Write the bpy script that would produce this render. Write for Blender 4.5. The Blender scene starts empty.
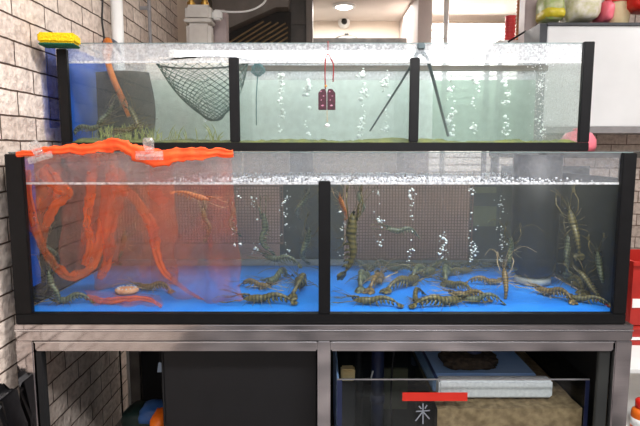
import bpy, bmesh, math, random
from mathutils import Vector, Matrix, noise
random.seed(7)
SC = bpy.context.scene
COL = SC.collection
PI = math.pi
# ------------------------------------------------------------------ camera
F_PX, CXP, CYP = 535.0, 320.0, 213.0
PITCH = math.atan(65 / 535.0)
CP, SP = math.cos(PITCH), math.sin(PITCH)
EYE = 1.30
def P(px, py, Y):                       # the point at depth Y seen at pixel (px, py)
    u = (px - CXP) / F_PX; v = (CYP - py) / F_PX
    t = Y / (CP + v * SP)
    return Vector((u * t, Y, EYE + t * (v * CP - SP)))
def FL(px, py, z):                      # the point on the level z
    u = (px - CXP) / F_PX; v = (CYP - py) / F_PX
    t = (z - EYE) / (v * CP - SP)
    return Vector((u * t, t * (CP + v * SP), z))
cam_d = bpy.data.cameras.new('camera'); cam = bpy.data.objects.new('camera', cam_d); COL.objects.link(cam)
cam.location = (0, 0, EYE); cam.rotation_euler = (PI / 2 - PITCH, 0, 0)
cam_d.sensor_width = 36; cam_d.lens = F_PX / 640 * 36; cam_d.clip_start = .02; cam_d.clip_end = 60
SC.camera = cam

# ------------------------------------------------------------------ materials
def S(c):                               # sRGB 0-255 to linear
    return tuple(((x / 255 / 12.92) if x / 255 <= .04045 else ((x / 255 + .055) / 1.055) ** 2.4) for x in c) + (1,)
def newmat(name):
    m = bpy.data.materials.new(name); m.use_nodes = True
    nt = m.node_tree; nt.nodes.clear()
    out = nt.nodes.new('ShaderNodeOutputMaterial')
    return m, nt, out
def N(nt, typ, **kw):
    n = nt.nodes.new(typ)
    for k, v in kw.items():
        if k.startswith('i_'): n.inputs[k[2:].replace('_', ' ')].default_value = v
        else: setattr(n, k, v)
    return n
def ramp(nt, fac, stops):
    r = nt.nodes.new('ShaderNodeValToRGB'); e = r.color_ramp.elements
    e[0].position, e[0].color = stops[0]; e[1].position, e[1].color = stops[1]
    for p, c in stops[2:]:
        x = e.new(p); x.color = c
    nt.links.new(fac, r.inputs['Fac']); return r.outputs['Color']
def mat(name, c, c2=None, rough=.5, metal=0, scale=20, bump=0, spec=.5, detail=4, stretch=None, trans=0):
    """principled with a noise mix of two colours and a noise bump"""
    m, nt, out = newmat(name); L = nt.links
    b = N(nt, 'ShaderNodeBsdfPrincipled'); L.new(b.outputs[0], out.inputs[0])
    b.inputs['Roughness'].default_value = rough; b.inputs['Metallic'].default_value = metal
    b.inputs['Specular IOR Level'].default_value = spec
    tc = N(nt, 'ShaderNodeTexCoord'); mp = N(nt, 'ShaderNodeMapping'); L.new(tc.outputs['Object'], mp.inputs['Vector'])
    if stretch: mp.inputs['Scale'].default_value = stretch
    nz = N(nt, 'ShaderNodeTexNoise'); nz.inputs['Scale'].default_value = scale; nz.inputs['Detail'].default_value = detail
    L.new(mp.outputs[0], nz.inputs['Vector'])
    if c2 is None: c2 = tuple(max(0, x * .88) for x in c)
    L.new(ramp(nt, nz.outputs['Fac'], [(.32, S(c2)), (.68, S(c))]), b.inputs['Base Color'])
    if bump:
        bp = N(nt, 'ShaderNodeBump'); bp.inputs['Strength'].default_value = bump; bp.inputs['Distance'].default_value = .01
        L.new(nz.outputs['Fac'], bp.inputs['Height']); L.new(bp.outputs[0], b.inputs['Normal'])
    if trans: b.inputs['Transmission Weight'].default_value = trans
    return m
def brick_mat(name, axis, c1, c2, cm, bump=.9):
    m, nt, out = newmat(name); L = nt.links
    b = N(nt, 'ShaderNodeBsdfPrincipled'); L.new(b.outputs[0], out.inputs[0]); b.inputs['Roughness'].default_value = .75
    b.inputs['Specular IOR Level'].default_value = .25
    tc = N(nt, 'ShaderNodeTexCoord'); sp = N(nt, 'ShaderNodeSeparateXYZ'); cb = N(nt, 'ShaderNodeCombineXYZ')
    L.new(tc.outputs['Object'], sp.inputs[0]); L.new(sp.outputs['Y' if axis == 'x' else 'X'], cb.inputs['X']); L.new(sp.outputs['Z'], cb.inputs['Y'])
    wob = N(nt, 'ShaderNodeTexNoise'); wob.inputs['Scale'].default_value = 14; L.new(cb.outputs[0], wob.inputs['Vector'])
    wv = N(nt, 'ShaderNodeVectorMath', operation='MULTIPLY_ADD'); L.new(wob.outputs['Color'], wv.inputs[0]); wv.inputs[1].default_value = (.007, .007, 0); L.new(cb.outputs[0], wv.inputs[2])
    br = N(nt, 'ShaderNodeTexBrick'); br.offset = .5; L.new(wv.outputs[0], br.inputs['Vector'])
    for k, v in (('Scale', 1), ('Mortar Size', .0032), ('Mortar Smooth', .35), ('Bias', 0), ('Brick Width', .205), ('Row Height', .078)): br.inputs[k].default_value = v
    br.inputs['Color1'].default_value = S(c1); br.inputs['Color2'].default_value = S(c2); br.inputs['Mortar'].default_value = S(cm)
    nz = N(nt, 'ShaderNodeTexNoise'); nz.inputs['Scale'].default_value = 40; nz.inputs['Detail'].default_value = 7; L.new(cb.outputs[0], nz.inputs['Vector'])
    vo = N(nt, 'ShaderNodeTexNoise'); vo.noise_type = 'RIDGED_MULTIFRACTAL'; vo.inputs['Scale'].default_value = 11; vo.inputs['Detail'].default_value = 5; L.new(cb.outputs[0], vo.inputs['Vector'])
    mx = N(nt, 'ShaderNodeMix', data_type='RGBA', blend_type='MULTIPLY'); mx.inputs[0].default_value = .75
    L.new(br.outputs['Color'], mx.inputs['A']); L.new(ramp(nt, nz.outputs['Fac'], [(.3, (.62, .58, .56, 1)), (.58, (1, 1, 1, 1))]), mx.inputs['B'])
    L.new(mx.outputs['Result'], b.inputs['Base Color'])
    h1 = N(nt, 'ShaderNodeMath', operation='MULTIPLY_ADD'); L.new(br.outputs['Fac'], h1.inputs[0]); h1.inputs[1].default_value = -2.0
    h2 = N(nt, 'ShaderNodeMath', operation='MULTIPLY'); L.new(nz.outputs['Fac'], h2.inputs[0]); h2.inputs[1].default_value = .9
    h3 = N(nt, 'ShaderNodeMath', operation='MULTIPLY_ADD'); L.new(vo.outputs['Fac'], h3.inputs[0]); h3.inputs[1].default_value = 1.1; L.new(h2.outputs[0], h3.inputs[2])
    L.new(h3.outputs[0], h1.inputs[2])
    bp = N(nt, 'ShaderNodeBump'); bp.inputs['Strength'].default_value = bump; bp.inputs['Distance'].default_value = .012
    L.new(h1.outputs[0], bp.inputs['Height']); L.new(bp.outputs[0], b.inputs['Normal'])
    return m
def glassy(name, tint, ior=1.45, boost=1.0, rough=0.0, fog=0, fogcol=(1, 1, 1, 1), vol=None, tir=False, even=False):
    """thin clear pane / water skin: transparent plus mirror by fresnel, optional milky film, optional volume"""
    m, nt, out = newmat(name); L = nt.links
    tr = N(nt, 'ShaderNodeBsdfTransparent'); tr.inputs[0].default_value = tint
    gl = N(nt, 'ShaderNodeBsdfGlossy'); gl.inputs['Roughness'].default_value = rough
    fr = N(nt, 'ShaderNodeFresnel'); fr.inputs['IOR'].default_value = ior
    ge = N(nt, 'ShaderNodeNewGeometry'); inv = N(nt, 'ShaderNodeMath', operation='SUBTRACT'); inv.inputs[0].default_value = boost; inv.use_clamp = True
    inv.inputs[1].default_value = 0
    if not tir: L.new(ge.outputs['Backfacing'], inv.inputs[1])
    mu = N(nt, 'ShaderNodeMath', operation='MULTIPLY'); L.new(fr.outputs[0], mu.inputs[0]); L.new(inv.outputs[0], mu.inputs[1])
    mx = N(nt, 'ShaderNodeMixShader'); L.new(mu.outputs[0], mx.inputs[0]); L.new(gl.outputs[0], mx.inputs[2])
    if fog:
        tl = N(nt, 'ShaderNodeBsdfTranslucent'); tl.inputs[0].default_value = fogcol
        df = N(nt, 'ShaderNodeBsdfDiffuse'); df.inputs[0].default_value = fogcol
        ad = N(nt, 'ShaderNodeMixShader'); ad.inputs[0].default_value = .4; L.new(tl.outputs[0], ad.inputs[1]); L.new(df.outputs[0], ad.inputs[2])
        tc = N(nt, 'ShaderNodeTexCoord'); nz = N(nt, 'ShaderNodeTexNoise'); nz.inputs['Scale'].default_value = 38 if even else 110; nz.inputs['Detail'].default_value = 6; L.new(tc.outputs['Object'], nz.inputs['Vector'])
        rm = N(nt, 'ShaderNodeMapRange'); rm.inputs['From Min'].default_value = .3; rm.inputs['From Max'].default_value = .7; rm.inputs['To Min'].default_value = fog * (.85 if even else .4); rm.inputs['To Max'].default_value = min(1, fog * (1.15 if even else 1.4))
        L.new(nz.outputs['Fac'], rm.inputs['Value'])
        fm = N(nt, 'ShaderNodeMixShader'); L.new(rm.outputs[0], fm.inputs[0]); L.new(tr.outputs[0], fm.inputs[1]); L.new(ad.outputs[0], fm.inputs[2]); L.new(fm.outputs[0], mx.inputs[1])
    else: L.new(tr.outputs[0], mx.inputs[1])
    L.new(mx.outputs[0], out.inputs[0])
    if vol:
        sc_, ab_, dens, adens = vol
        a = N(nt, 'ShaderNodeVolumeScatter'); a.inputs['Color'].default_value = sc_; a.inputs['Density'].default_value = dens; a.inputs['Anisotropy'].default_value = .2
        c = N(nt, 'ShaderNodeVolumeAbsorption'); c.inputs['Color'].default_value = ab_; c.inputs['Density'].default_value = adens
        s = N(nt, 'ShaderNodeAddShader'); L.new(a.outputs[0], s.inputs[0]); L.new(c.outputs[0], s.inputs[1]); L.new(s.outputs[0], out.inputs['Volume'])
    return m
def emit(name, c, s):
    m, nt, out = newmat(name); e = N(nt, 'ShaderNodeEmission'); e.inputs[0].default_value = c; e.inputs[1].default_value = s
    nt.links.new(e.outputs[0], out.inputs[0]); return m
def veil(name, c, opac, scale=260):
    """fine netting: threads of cloth with see-through holes"""
    m, nt, out = newmat(name); L = nt.links
    tr = N(nt, 'ShaderNodeBsdfTransparent'); tl = N(nt, 'ShaderNodeBsdfTranslucent'); tl.inputs[0].default_value = S(c)
    df = N(nt, 'ShaderNodeBsdfDiffuse'); df.inputs[0].default_value = S(c)
    ad = N(nt, 'ShaderNodeMixShader'); ad.inputs[0].default_value = .55; L.new(tl.outputs[0], ad.inputs[1]); L.new(df.outputs[0], ad.inputs[2])
    tc = N(nt, 'ShaderNodeTexCoord'); nz = N(nt, 'ShaderNodeTexNoise'); nz.inputs['Scale'].default_value = 9; nz.inputs['Detail'].default_value = 4; L.new(tc.outputs['Object'], nz.inputs['Vector'])
    rm = N(nt, 'ShaderNodeMapRange'); rm.inputs['From Min'].default_value = .35; rm.inputs['From Max'].default_value = .65; rm.inputs['To Min'].default_value = opac * .5; rm.inputs['To Max'].default_value = min(1, opac * 1.5); L.new(nz.outputs['Fac'], rm.inputs['Value'])
    mx = N(nt, 'ShaderNodeMixShader'); L.new(rm.outputs[0], mx.inputs[0]); L.new(tr.outputs[0], mx.inputs[1]); L.new(ad.outputs[0], mx.inputs[2]); L.new(mx.outputs[0], out.inputs[0])
    return m
def prawn_mat(name, dark, light, freq=150):
    m, nt, out = newmat(name); L = nt.links
    b = N(nt, 'ShaderNodeBsdfPrincipled'); L.new(b.outputs[0], out.inputs[0]); b.inputs['Roughness'].default_value = .38
    tc = N(nt, 'ShaderNodeTexCoord'); wv = N(nt, 'ShaderNodeTexWave'); wv.bands_direction = 'X'; wv.inputs['Scale'].default_value = freq / 6.28; wv.inputs['Distortion'].default_value = 3; wv.inputs['Detail'].default_value = 3; wv.inputs['Detail Scale'].default_value = 3
    L.new(tc.outputs['Object'], wv.inputs['Vector'])
    nz = N(nt, 'ShaderNodeTexNoise'); nz.inputs['Scale'].default_value = 90; L.new(tc.outputs['Object'], nz.inputs['Vector'])
    mx = N(nt, 'ShaderNodeMix', data_type='FLOAT'); mx.inputs[0].default_value = .45; L.new(wv.outputs['Fac'], mx.inputs['A']); L.new(nz.outputs['Fac'], mx.inputs['B'])
    L.new(ramp(nt, mx.outputs[0], [(.2, S(dark)), (.75, S(light))]), b.inputs['Base Color'])
    return m

M = dict(
    brick=brick_mat('brick', 'x', (240, 226, 214), (216, 200, 188), (88, 70, 60), 1.0),
    brick_f=brick_mat('brick_front', 'y', (228, 214, 204), (210, 194, 184), (135, 112, 100)),
    floor=mat('floor', (150, 144, 143), (44, 42, 42), rough=.3, scale=3.2, bump=.1),  # dark blotches added to mottle the reflections in the steel rails
    ceiling=mat('ceiling', (232, 222, 214), (222, 212, 204), rough=.8, scale=3),
    plaster=mat('plaster', (236, 222, 206), (228, 212, 196), rough=.8, scale=5),
    beam=mat('beam', (205, 190, 184), (192, 178, 172), rough=.7, scale=5),
    rubber=mat('black_frame', (15, 15, 17), (10, 10, 12), rough=.5, scale=30, spec=.25),
    glass=glassy('tank_glass', (.965, .985, .98, 1)),
    glass_fog=glassy('wet_glass', (.95, .97, .98, 1), fog=.38, fogcol=(.92, .95, 1, 1)),
    glass_back=glassy('algae_glass', (.78, .88, .85, 1), fog=.6, fogcol=(.86, .93, .91, 1), even=True),
    glass_front=glassy('splashed_front', (.95, .965, .97, 1), fog=.42, fogcol=(.9, .93, .97, 1)),
    glass_green=glassy('green_stained_glass', (.56, .68, .62, 1), fog=.55, fogcol=(.60, .72, .66, 1), even=True),
    glass_front_lo=glassy('splashed_front_low', (.93, .94, .95, 1), fog=.2, fogcol=(.66, .68, .72, 1)),
    tint_shade=glassy('blue_wall_shade', (.42, .52, .86, 1)),
    glass_dimmed=glassy('shade_tinted_glass', (.5, .48, .43, 1)),  # dark tint stands in for the low light on the brick behind
    glass_edge=mat('glass_edge', (120, 136, 136), (96, 112, 112), rough=.3),
    duct=mat('duct_paint', (84, 78, 74), (66, 62, 58), rough=.6, scale=8),
    glass_wet=glassy('splashed_glass', (.96, .975, .975, 1), fog=.2, fogcol=(.9, .92, .94, 1)),
    bluepane=mat('blue_film', (16, 92, 196), (10, 80, 182), rough=.4, scale=5),
    bluefloor=mat('blue_sheet', (42, 142, 242), (24, 122, 230), rough=.5, scale=8),
    darkpane=mat('dark_film', (48, 50, 48), (36, 38, 38), rough=.6, scale=6),
    steel=mat('stainless', (214, 209, 210), (200, 195, 196), rough=.09, metal=1, scale=30, stretch=(.2, 1, 30)),
    glint=mat('highlight_steel', (240, 238, 240), (228, 226, 228), rough=.25, metal=1, scale=20),
    steel_d=mat('dull_steel', (120, 116, 112), (96, 94, 92), rough=.4, metal=.9, scale=12),
    black=mat('black_board', (20, 20, 24), (15, 15, 18), rough=.6, scale=12),
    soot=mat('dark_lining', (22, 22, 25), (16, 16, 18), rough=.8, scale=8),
    bubble=mat('bubble', (250, 255, 253), (236, 246, 243), rough=.12, scale=60),
    foam=mat('froth', (240, 243, 245), (205, 210, 214), rough=.35, scale=90, bump=.3),
    algae=mat('algae', (112, 114, 56), (82, 90, 60), rough=.8, scale=26, bump=.8),
    tuft=mat('algae_strand', (176, 180, 110), (128, 138, 76), rough=.7, scale=60),
    netgreen=mat('green_net_twine', (54, 92, 82), (36, 66, 60), rough=.7, scale=60),
    netblue=mat('teal_net_twine', (78, 128, 132), (58, 100, 106), rough=.7, scale=60),
    blackwire=mat('black_wire', (26, 30, 28), rough=.4),
    orange=mat('orange_net_fold', (255, 98, 38), (244, 74, 24), rough=.75, scale=40, bump=.25),
    orangeveil=veil('orange_netting', (255, 140, 88), .3),
    orangeveil2=veil('orange_netting_light', (250, 138, 112), .17),
    orangeband=veil('orange_netting_gathered', (255, 128, 62), .44),
    clip=glassy('clear_plastic', (.93, .94, .94, 1), ior=1.7, fog=.28, fogcol=(1, 1, 1, 1)),
    sponge=mat('yellow_sponge', (255, 220, 18), (240, 196, 6), rough=.95, scale=160, bump=.8),
    scour=mat('green_scourer', (30, 110, 78), (20, 84, 62), rough=.95, scale=160, bump=.8),
    maroon=mat('maroon_brocade', (70, 6, 34), (40, 2, 18), rough=.55, scale=150),
    pinkweave=mat('pink_brocade', (206, 160, 180), (160, 90, 120), rough=.6, scale=200),
    redcord=mat('red_cord', (150, 34, 32), (116, 22, 22), rough=.7, scale=200),
    gold=mat('gold_thread', (214, 160, 60), rough=.4, metal=.4),
    white=mat('white_plastic', (240, 240, 238), (228, 228, 226), rough=.4, scale=10),
    whiteboard=mat('white_enamel', (232, 234, 236), (224, 226, 228), rough=.35, scale=4),
    trimgrey=mat('grey_trim', (150, 148, 150), (136, 134, 136), rough=.5),
    tong=mat('grey_tong', (72, 88, 92), (54, 68, 72), rough=.4, scale=30),
    hose=mat('orange_hose', (214, 122, 40), (176, 92, 28), rough=.5, scale=14),
    greyhose=mat('grey_hose', (92, 100, 112), (70, 76, 86), rough=.5),
    sheet_grey=mat('reflection_sheet', (50, 50, 46), (32, 34, 32), rough=.95, scale=40, bump=.6),
    meter=mat('meter_paint', (222, 218, 212), (206, 200, 194), rough=.5, scale=14),
    brass=mat('brass', (196, 160, 84), (150, 112, 50), rough=.35, metal=.8, scale=30),
    hoodpaint=mat('hood_steel', (128, 120, 114), (108, 100, 94), rough=.6, metal=0, scale=8),
    hooddark=mat('hood_grease', (38, 30, 24), (24, 20, 16), rough=.7, scale=14),
    bafflem=mat('baffle', (176, 148, 112), (140, 116, 84), rough=.5, metal=.3, scale=20),
    woodmesh=mat('brown_mesh', (150, 112, 102), (126, 94, 86), rough=.7, scale=20),
    woodback=mat('brown_board', (236, 186, 172), (216, 164, 152), rough=.8, scale=6),
    woodbar=mat('brown_bar', (84, 72, 58), (58, 50, 42), rough=.7, scale=18, stretch=(1, 6, 6)),
    filt=mat('filter_shell', (28, 29, 33), (22, 23, 26), rough=.55, scale=14),
    filtring=mat('filter_ring', (168, 172, 172), (140, 144, 142), rough=.6, scale=30),
    shell=mat('cream_stone', (236, 190, 150), (220, 140, 96), rough=.8, scale=60, bump=.4),
    eye=mat('prawn_eye', (14, 12, 10), rough=.15),
    prawnA=prawn_mat('prawn_olive', (50, 47, 28), (112, 102, 62)),
    prawnB=prawn_mat('prawn_grey', (52, 58, 46), (108, 114, 88)),
    prawnC=prawn_mat('prawn_brown', (66, 52, 30), (136, 112, 66)),
    prawnD=prawn_mat('prawn_amber', (150, 72, 32), (226, 150, 90)),
    prawnlimb=mat('prawn_limb', (120, 104, 58), (70, 66, 40), rough=.5, scale=120),
    prawnlimb2=mat('prawn_limb_pale', (196, 176, 140), (150, 122, 84), rough=.5, scale=120),
    redplastic=mat('red_plastic', (226, 44, 30), (200, 30, 20), rough=.4, scale=10),
    orangeplastic=mat('orange_plastic', (240, 120, 30), (220, 96, 20), rough=.45, scale=10),
    redcrate=mat('red_crate', (176, 36, 26), (150, 26, 18), rough=.5, scale=10),
    redbowl=mat('red_bowl', (214, 70, 74), (190, 50, 56), rough=.4, scale=10),
    pink=mat('pink_plastic', (246, 130, 146), (236, 104, 124), rough=.4, scale=10),
    yellowbag=mat('yellow_bag', (228, 214, 70), (204, 186, 40), rough=.35, scale=20),
    greenbag=mat('green_bag', (206, 206, 168), (150, 176, 90), rough=.35, scale=20),
    clearbag=mat('pale_bag', (236, 232, 226), (208, 204, 196), rough=.3, scale=30, bump=.3),
    printbag=mat('printed_bag', (236, 232, 224), (206, 204, 160), rough=.3, scale=34),
    creambag=mat('cream_bag', (232, 218, 178), (214, 196, 150), rough=.5, scale=16),
    tanstack=mat('tan_cup', (196, 132, 88), (170, 108, 68), rough=.6, scale=10),
    shutter=mat('white_shutter', (250, 248, 244), (242, 240, 236), rough=.6, scale=4),
    post=mat('pinkish_post', (188, 172, 172), (172, 156, 156), rough=.5, scale=10),
    darkpost=mat('dark_post', (70, 74, 80), (56, 60, 66), rough=.5),
    cable=mat('black_cable', (22, 20, 20), rough=.5),
    navy=mat('navy_pipe', (44, 54, 92), (34, 42, 74), rough=.4, scale=10),
    bluefoam=mat('blue_foam_board', (168, 202, 246), (138, 182, 238), rough=.6, scale=8),
    whitefoam=mat('white_foam', (232, 236, 240), (214, 218, 224), rough=.8, scale=80, bump=.2),
    brush=mat('filter_wool', (70, 58, 46), (40, 34, 28), rough=.95, scale=60, bump=.8),
    coral=mat('coral_rubble', (168, 146, 112), (124, 104, 76), rough=.9, scale=40, bump=.5),
    beige=mat('beige_box', (236, 214, 160), (220, 190, 130), rough=.6, scale=20),
    stone=mat('olive_board', (120, 120, 92), (96, 98, 76), rough=.8, scale=16),
    paleblue=mat('pale_blue_card', (170, 190, 215), rough=.6),
    bluecloth=mat('blue_bag', (52, 92, 150), (38, 72, 124), rough=.5, scale=20),
    darkgreen=mat('dark_green_bag', (24, 48, 44), (16, 34, 32), rough=.35, scale=16, bump=.3),
    orangecloth=mat('orange_bag', (246, 120, 24), (220, 90, 10), rough=.5, scale=20),
    blackbag=mat('black_bag', (16, 15, 18), (10, 10, 12), rough=.35, scale=12, bump=.4),
    redtape=mat('red_tape', (230, 52, 36), (222, 44, 30), rough=.5, scale=10),
    whitemark=mat('white_marker', (150, 158, 168), (130, 138, 148), rough=.6),
    lamp=emit('glare_tube_glow', (1, .98, .97, 1), 9),
    lampwarm=emit('lamp_disc', (1, .95, .88, 1), 8),
    drop=mat('droplet', (236, 242, 244), (222, 230, 232), rough=.08, scale=20),
    water_up=glassy('water_pale', (.985, .995, .99, 1), ior=1.33, vol=((.9, .97, .95, 1), (.45, .72, .64, 1), .95, .42)),
    water_lo=glassy('water_murky', (.985, .99, .985, 1), ior=1.33, vol=((.82, .82, .77, 1), (.5, .54, .48, 1), .38, .5)),
    water_su=glassy('water_dark', (.96, .97, .97, 1), ior=1.33, vol=((.5, .55, .55, 1), (.3, .34, .34, 1), .3, .3)),
    meniscus=glassy('water_edge', (.9, .93, .95, 1), ior=1.6, fog=.62, fogcol=(1, 1, 1, 1)),
)

# ------------------------------------------------------------------ mesh helpers
def obj(name, bm, m, parent=None, smooth=False, mats=None):
    me = bpy.data.meshes.new(name)
    bmesh.ops.recalc_face_normals(bm, faces=bm.faces)
    if smooth:
        for f in bm.faces: f.smooth = True
    bm.to_mesh(me); bm.free()
    for x in (mats or [m]): me.materials.append(x)
    o = bpy.data.objects.new(name, me); COL.objects.link(o)
    if parent: o.parent = parent
    return o
def tag(o, label, cat, group=None, kind=None):
    if label: o['label'] = label
    if cat: o['category'] = cat
    if group: o['group'] = group
    if kind: o['kind'] = kind
    return o
def struct(name, bm, m, label=None, smooth=False):
    o = obj(name, bm, m, smooth=smooth); o['kind'] = 'structure'; o['label'] = label or name.replace('_', ' ')
    o['category'] = name.split('_')[0]
    return o
def thing(name, label, cat, loc, group=None, kind=None):
    o = bpy.data.objects.new(name, None); COL.objects.link(o); o.location = loc; o.empty_display_size = .05
    return tag(o, label, cat, group, kind)
def box(bm, x0, x1, y0, y1, z0, z1, bev=0, off=None, mi=0):
    v = [bm.verts.new((x, y, z)) for x in (x0, x1) for y in (y0, y1) for z in (z0, z1)]
    if off is not None:
        for q in v: q.co -= off
    fs = [bm.faces.new([v[i] for i in q]) for q in ((0, 1, 3, 2), (4, 6, 7, 5), (0, 4, 5, 1), (2, 3, 7, 6), (0, 2, 6, 4), (1, 5, 7, 3))]
    for f in fs: f.material_index = mi
    if bev:
        es = list({e for f in fs for e in f.edges})
        bmesh.ops.bevel(bm, geom=es, offset=bev, segments=2, affect='EDGES')
    return v
def bx(*a, **k):
    bm = bmesh.new(); box(bm, *a, **k); return bm
def cr(pts, n=4):                      # catmull-rom through points (any dimension)
    out = []
    for i in range(len(pts) - 1):
        p0, p1, p2, p3 = pts[max(i - 1, 0)], pts[i], pts[i + 1], pts[min(i + 2, len(pts) - 1)]
        for k in range(n):
            t = k / n
            out.append(tuple(.5 * (2 * b + (c - a) * t + (2 * a - 5 * b + 4 * c - d) * t * t + (3 * b - a - 3 * c + d) * t ** 3) for a, b, c, d in zip(p0, p1, p2, p3)))
    out.append(tuple(pts[-1])); return out
def tube(bm, pts, r, n=8, flat=None, up=None, cap=True):
    """sweep; r a number or a list; flat=(a,b) scales along side and up"""
    pts = [Vector(p[:3]) for p in pts]; rs = r if isinstance(r, (list, tuple)) else [r] * len(pts)
    rings = []; side = None
    for i, p in enumerate(pts):
        t = (pts[min(i + 1, len(pts) - 1)] - pts[max(i - 1, 0)]).normalized()
        if side is None:
            ref = Vector(up) if up else (Vector((0, 0, 1)) if abs(t.z) < .9 else Vector((0, 1, 0)))
            side = t.cross(ref).normalized()
        else:
            side = (side - t * side.dot(t)).normalized()
        w = side.cross(t).normalized()
        fa, fb = flat or (1, 1)
        rings.append([bm.verts.new(p + side * (math.cos(a) * rs[i] * fa) + w * (math.sin(a) * rs[i] * fb)) for a in (2 * PI * k / n for k in range(n))])
    for a, b in zip(rings, rings[1:]):
        for k in range(n): bm.faces.new((a[k], a[(k + 1) % n], b[(k + 1) % n], b[k]))
    if cap: bm.faces.new(rings[0]); bm.faces.new(rings[-1])
    return rings
def lathe(bm, prof, n=20, c=(0, 0, 0)):
    c = Vector(c); rings = [[bm.verts.new(c + Vector((math.cos(2 * PI * k / n) * r, math.sin(2 * PI * k / n) * r, z))) for k in range(n)] for r, z in prof]
    for a, b in zip(rings, rings[1:]):
        for k in range(n): bm.faces.new((a[k], a[(k + 1) % n], b[(k + 1) % n], b[k]))
    bm.faces.new(rings[0]); bm.faces.new(rings[-1])
def prism(bm, poly, Y0, Y1, bev=0):
    """polygon of (x,z) points swept from Y0 to Y1"""
    a = [bm.verts.new((x, Y0, z)) for x, z in poly]; b = [bm.verts.new((x, Y1, z)) for x, z in poly]; n = len(poly)
    fs = [bm.faces.new(a), bm.faces.new(b)] + [bm.faces.new((a[i], a[(i + 1) % n], b[(i + 1) % n], b[i])) for i in range(n)]
    if bev: bmesh.ops.bevel(bm, geom=list({e for f in fs for e in f.edges}), offset=bev, segments=2, affect='EDGES')
def ball(bm, c, r, sub=1, sq=(1, 1, 1), jit=0):
    mtx = Matrix.Translation(c) @ Matrix.Diagonal((sq[0], sq[1], sq[2], 1))
    g = bmesh.ops.create_icosphere(bm, subdivisions=sub, radius=r, matrix=mtx)
    if jit:
        for v in g['verts']: v.co += Vector((random.uniform(-1, 1), random.uniform(-1, 1), random.uniform(-1, 1))) * jit
def blob(c, size, seed=0, sub=3, amp=.25, freq=3.0):
    """lumpy soft bag: displaced ellipsoid"""
    bm = bmesh.new(); bmesh.ops.create_icosphere(bm, subdivisions=sub, radius=1)
    for v in bm.verts:
        d = 1 + amp * noise.noise(v.co * freq + Vector((seed, seed * 1.7, 0)))
        q = v.co * d; q = Vector((math.copysign(abs(q.x) ** .55, q.x), math.copysign(abs(q.y) ** .55, q.y), math.copysign(abs(q.z) ** .55, q.z)))
        v.co = Vector((q.x * size[0] / 2, q.y * size[1] / 2, q.z * size[2] / 2)) + Vector(c)
    return bm
def copy_tree(o, parent=None):
    c = o.copy(); COL.objects.link(c); c.parent = parent
    for ch in KIDS.get(o.name, []): copy_tree(ch, c)
    return c
KIDS = {}

# ------------------------------------------------------------------ main measures
YF, YB = 1.57, 2.29                     # lower tank, front and back
UF, UB = 1.886, 2.386                   # upper tank
XL, XR = -.919, .923
UXL, UXR = -.902, .938
Z_TOP = P(320, 152, YF).z; Z_WAT = P(320, 184, YF).z; Z_BASE = P(320, 313.5, YF).z; Z_BOT = P(320, 323.5, YF).z
UZ_TOP = P(320, 42, UF).z; UZ_WAT = P(320, 62, UF).z; UZ_BASE = P(320, 142.5, UF).z; UZ_BOT = Z_TOP + .001
WX = -.965                              # left wall face
CEIL = 2.537
# ------------------------------------------------------------------ the room
struct('floor', bx(WX - .1, 3.2, -3, 6.2, -.1, 0), M['floor'], 'grey concrete shop floor')
struct('ceiling', bx(WX - .1, 3.2, .6, 6.2, CEIL, CEIL + .1), M['ceiling'], 'pale beige ceiling')
struct('wall_left', bx(WX - .1, WX, -1.2, 3.75, 0, CEIL), M['brick'], 'white stone-faced brick wall beside the tanks')
struct('wall_left_rear', bx(WX - .1, WX, 3.75, 6.2, 0, CEIL), M['plaster'], 'plain plaster wall behind the gas meter')
struct('wall_back', bx(WX - .1, 3.2, 5.45, 5.55, 0, CEIL), M['plaster'], 'beige plaster wall at the back of the room')
struct('wall_right', bx(3.2, 3.3, -1.2, 6.2, 0, CEIL), M['plaster'], 'plain wall on the right')
a = P(548, 100, 3.6)
struct('wall_partition', bx(a.x, 3.2, 3.6, 3.7, 0, CEIL), M['brick_f'], 'brick partition wall behind the white cupboard')
# beam + pier right of the beige wall
l = P(418, 20, 4.4); r = P(432, 20, 4.4)
struct('trim_1', bx(l.x, r.x, 4.4, 5.45, 0, CEIL), M['beam'], 'pinkish wall pier beside the back opening')
# white roller shutter, brightly lit
l = P(432, 20, 5.2); r = P(548, 20, 5.2)
bm = bmesh.new(); zz = 0.02
while zz < CEIL - .1:
    box(bm, l.x, r.x + .3, 5.2, 5.23, zz, zz + .062, .008); zz += .07
struct('door_1', bm, M['shutter'], 'white slatted roller shutter in the back opening')
# pinkish square post at right
l = P(525, 20, 3.45); r = P(538.5, 20, 3.45)
struct('trim_2', bx(l.x, r.x, 3.45, 3.56, 0, CEIL, bev=.006), M['post'], 'pinkish grey square post left of the white cupboard')
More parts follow.
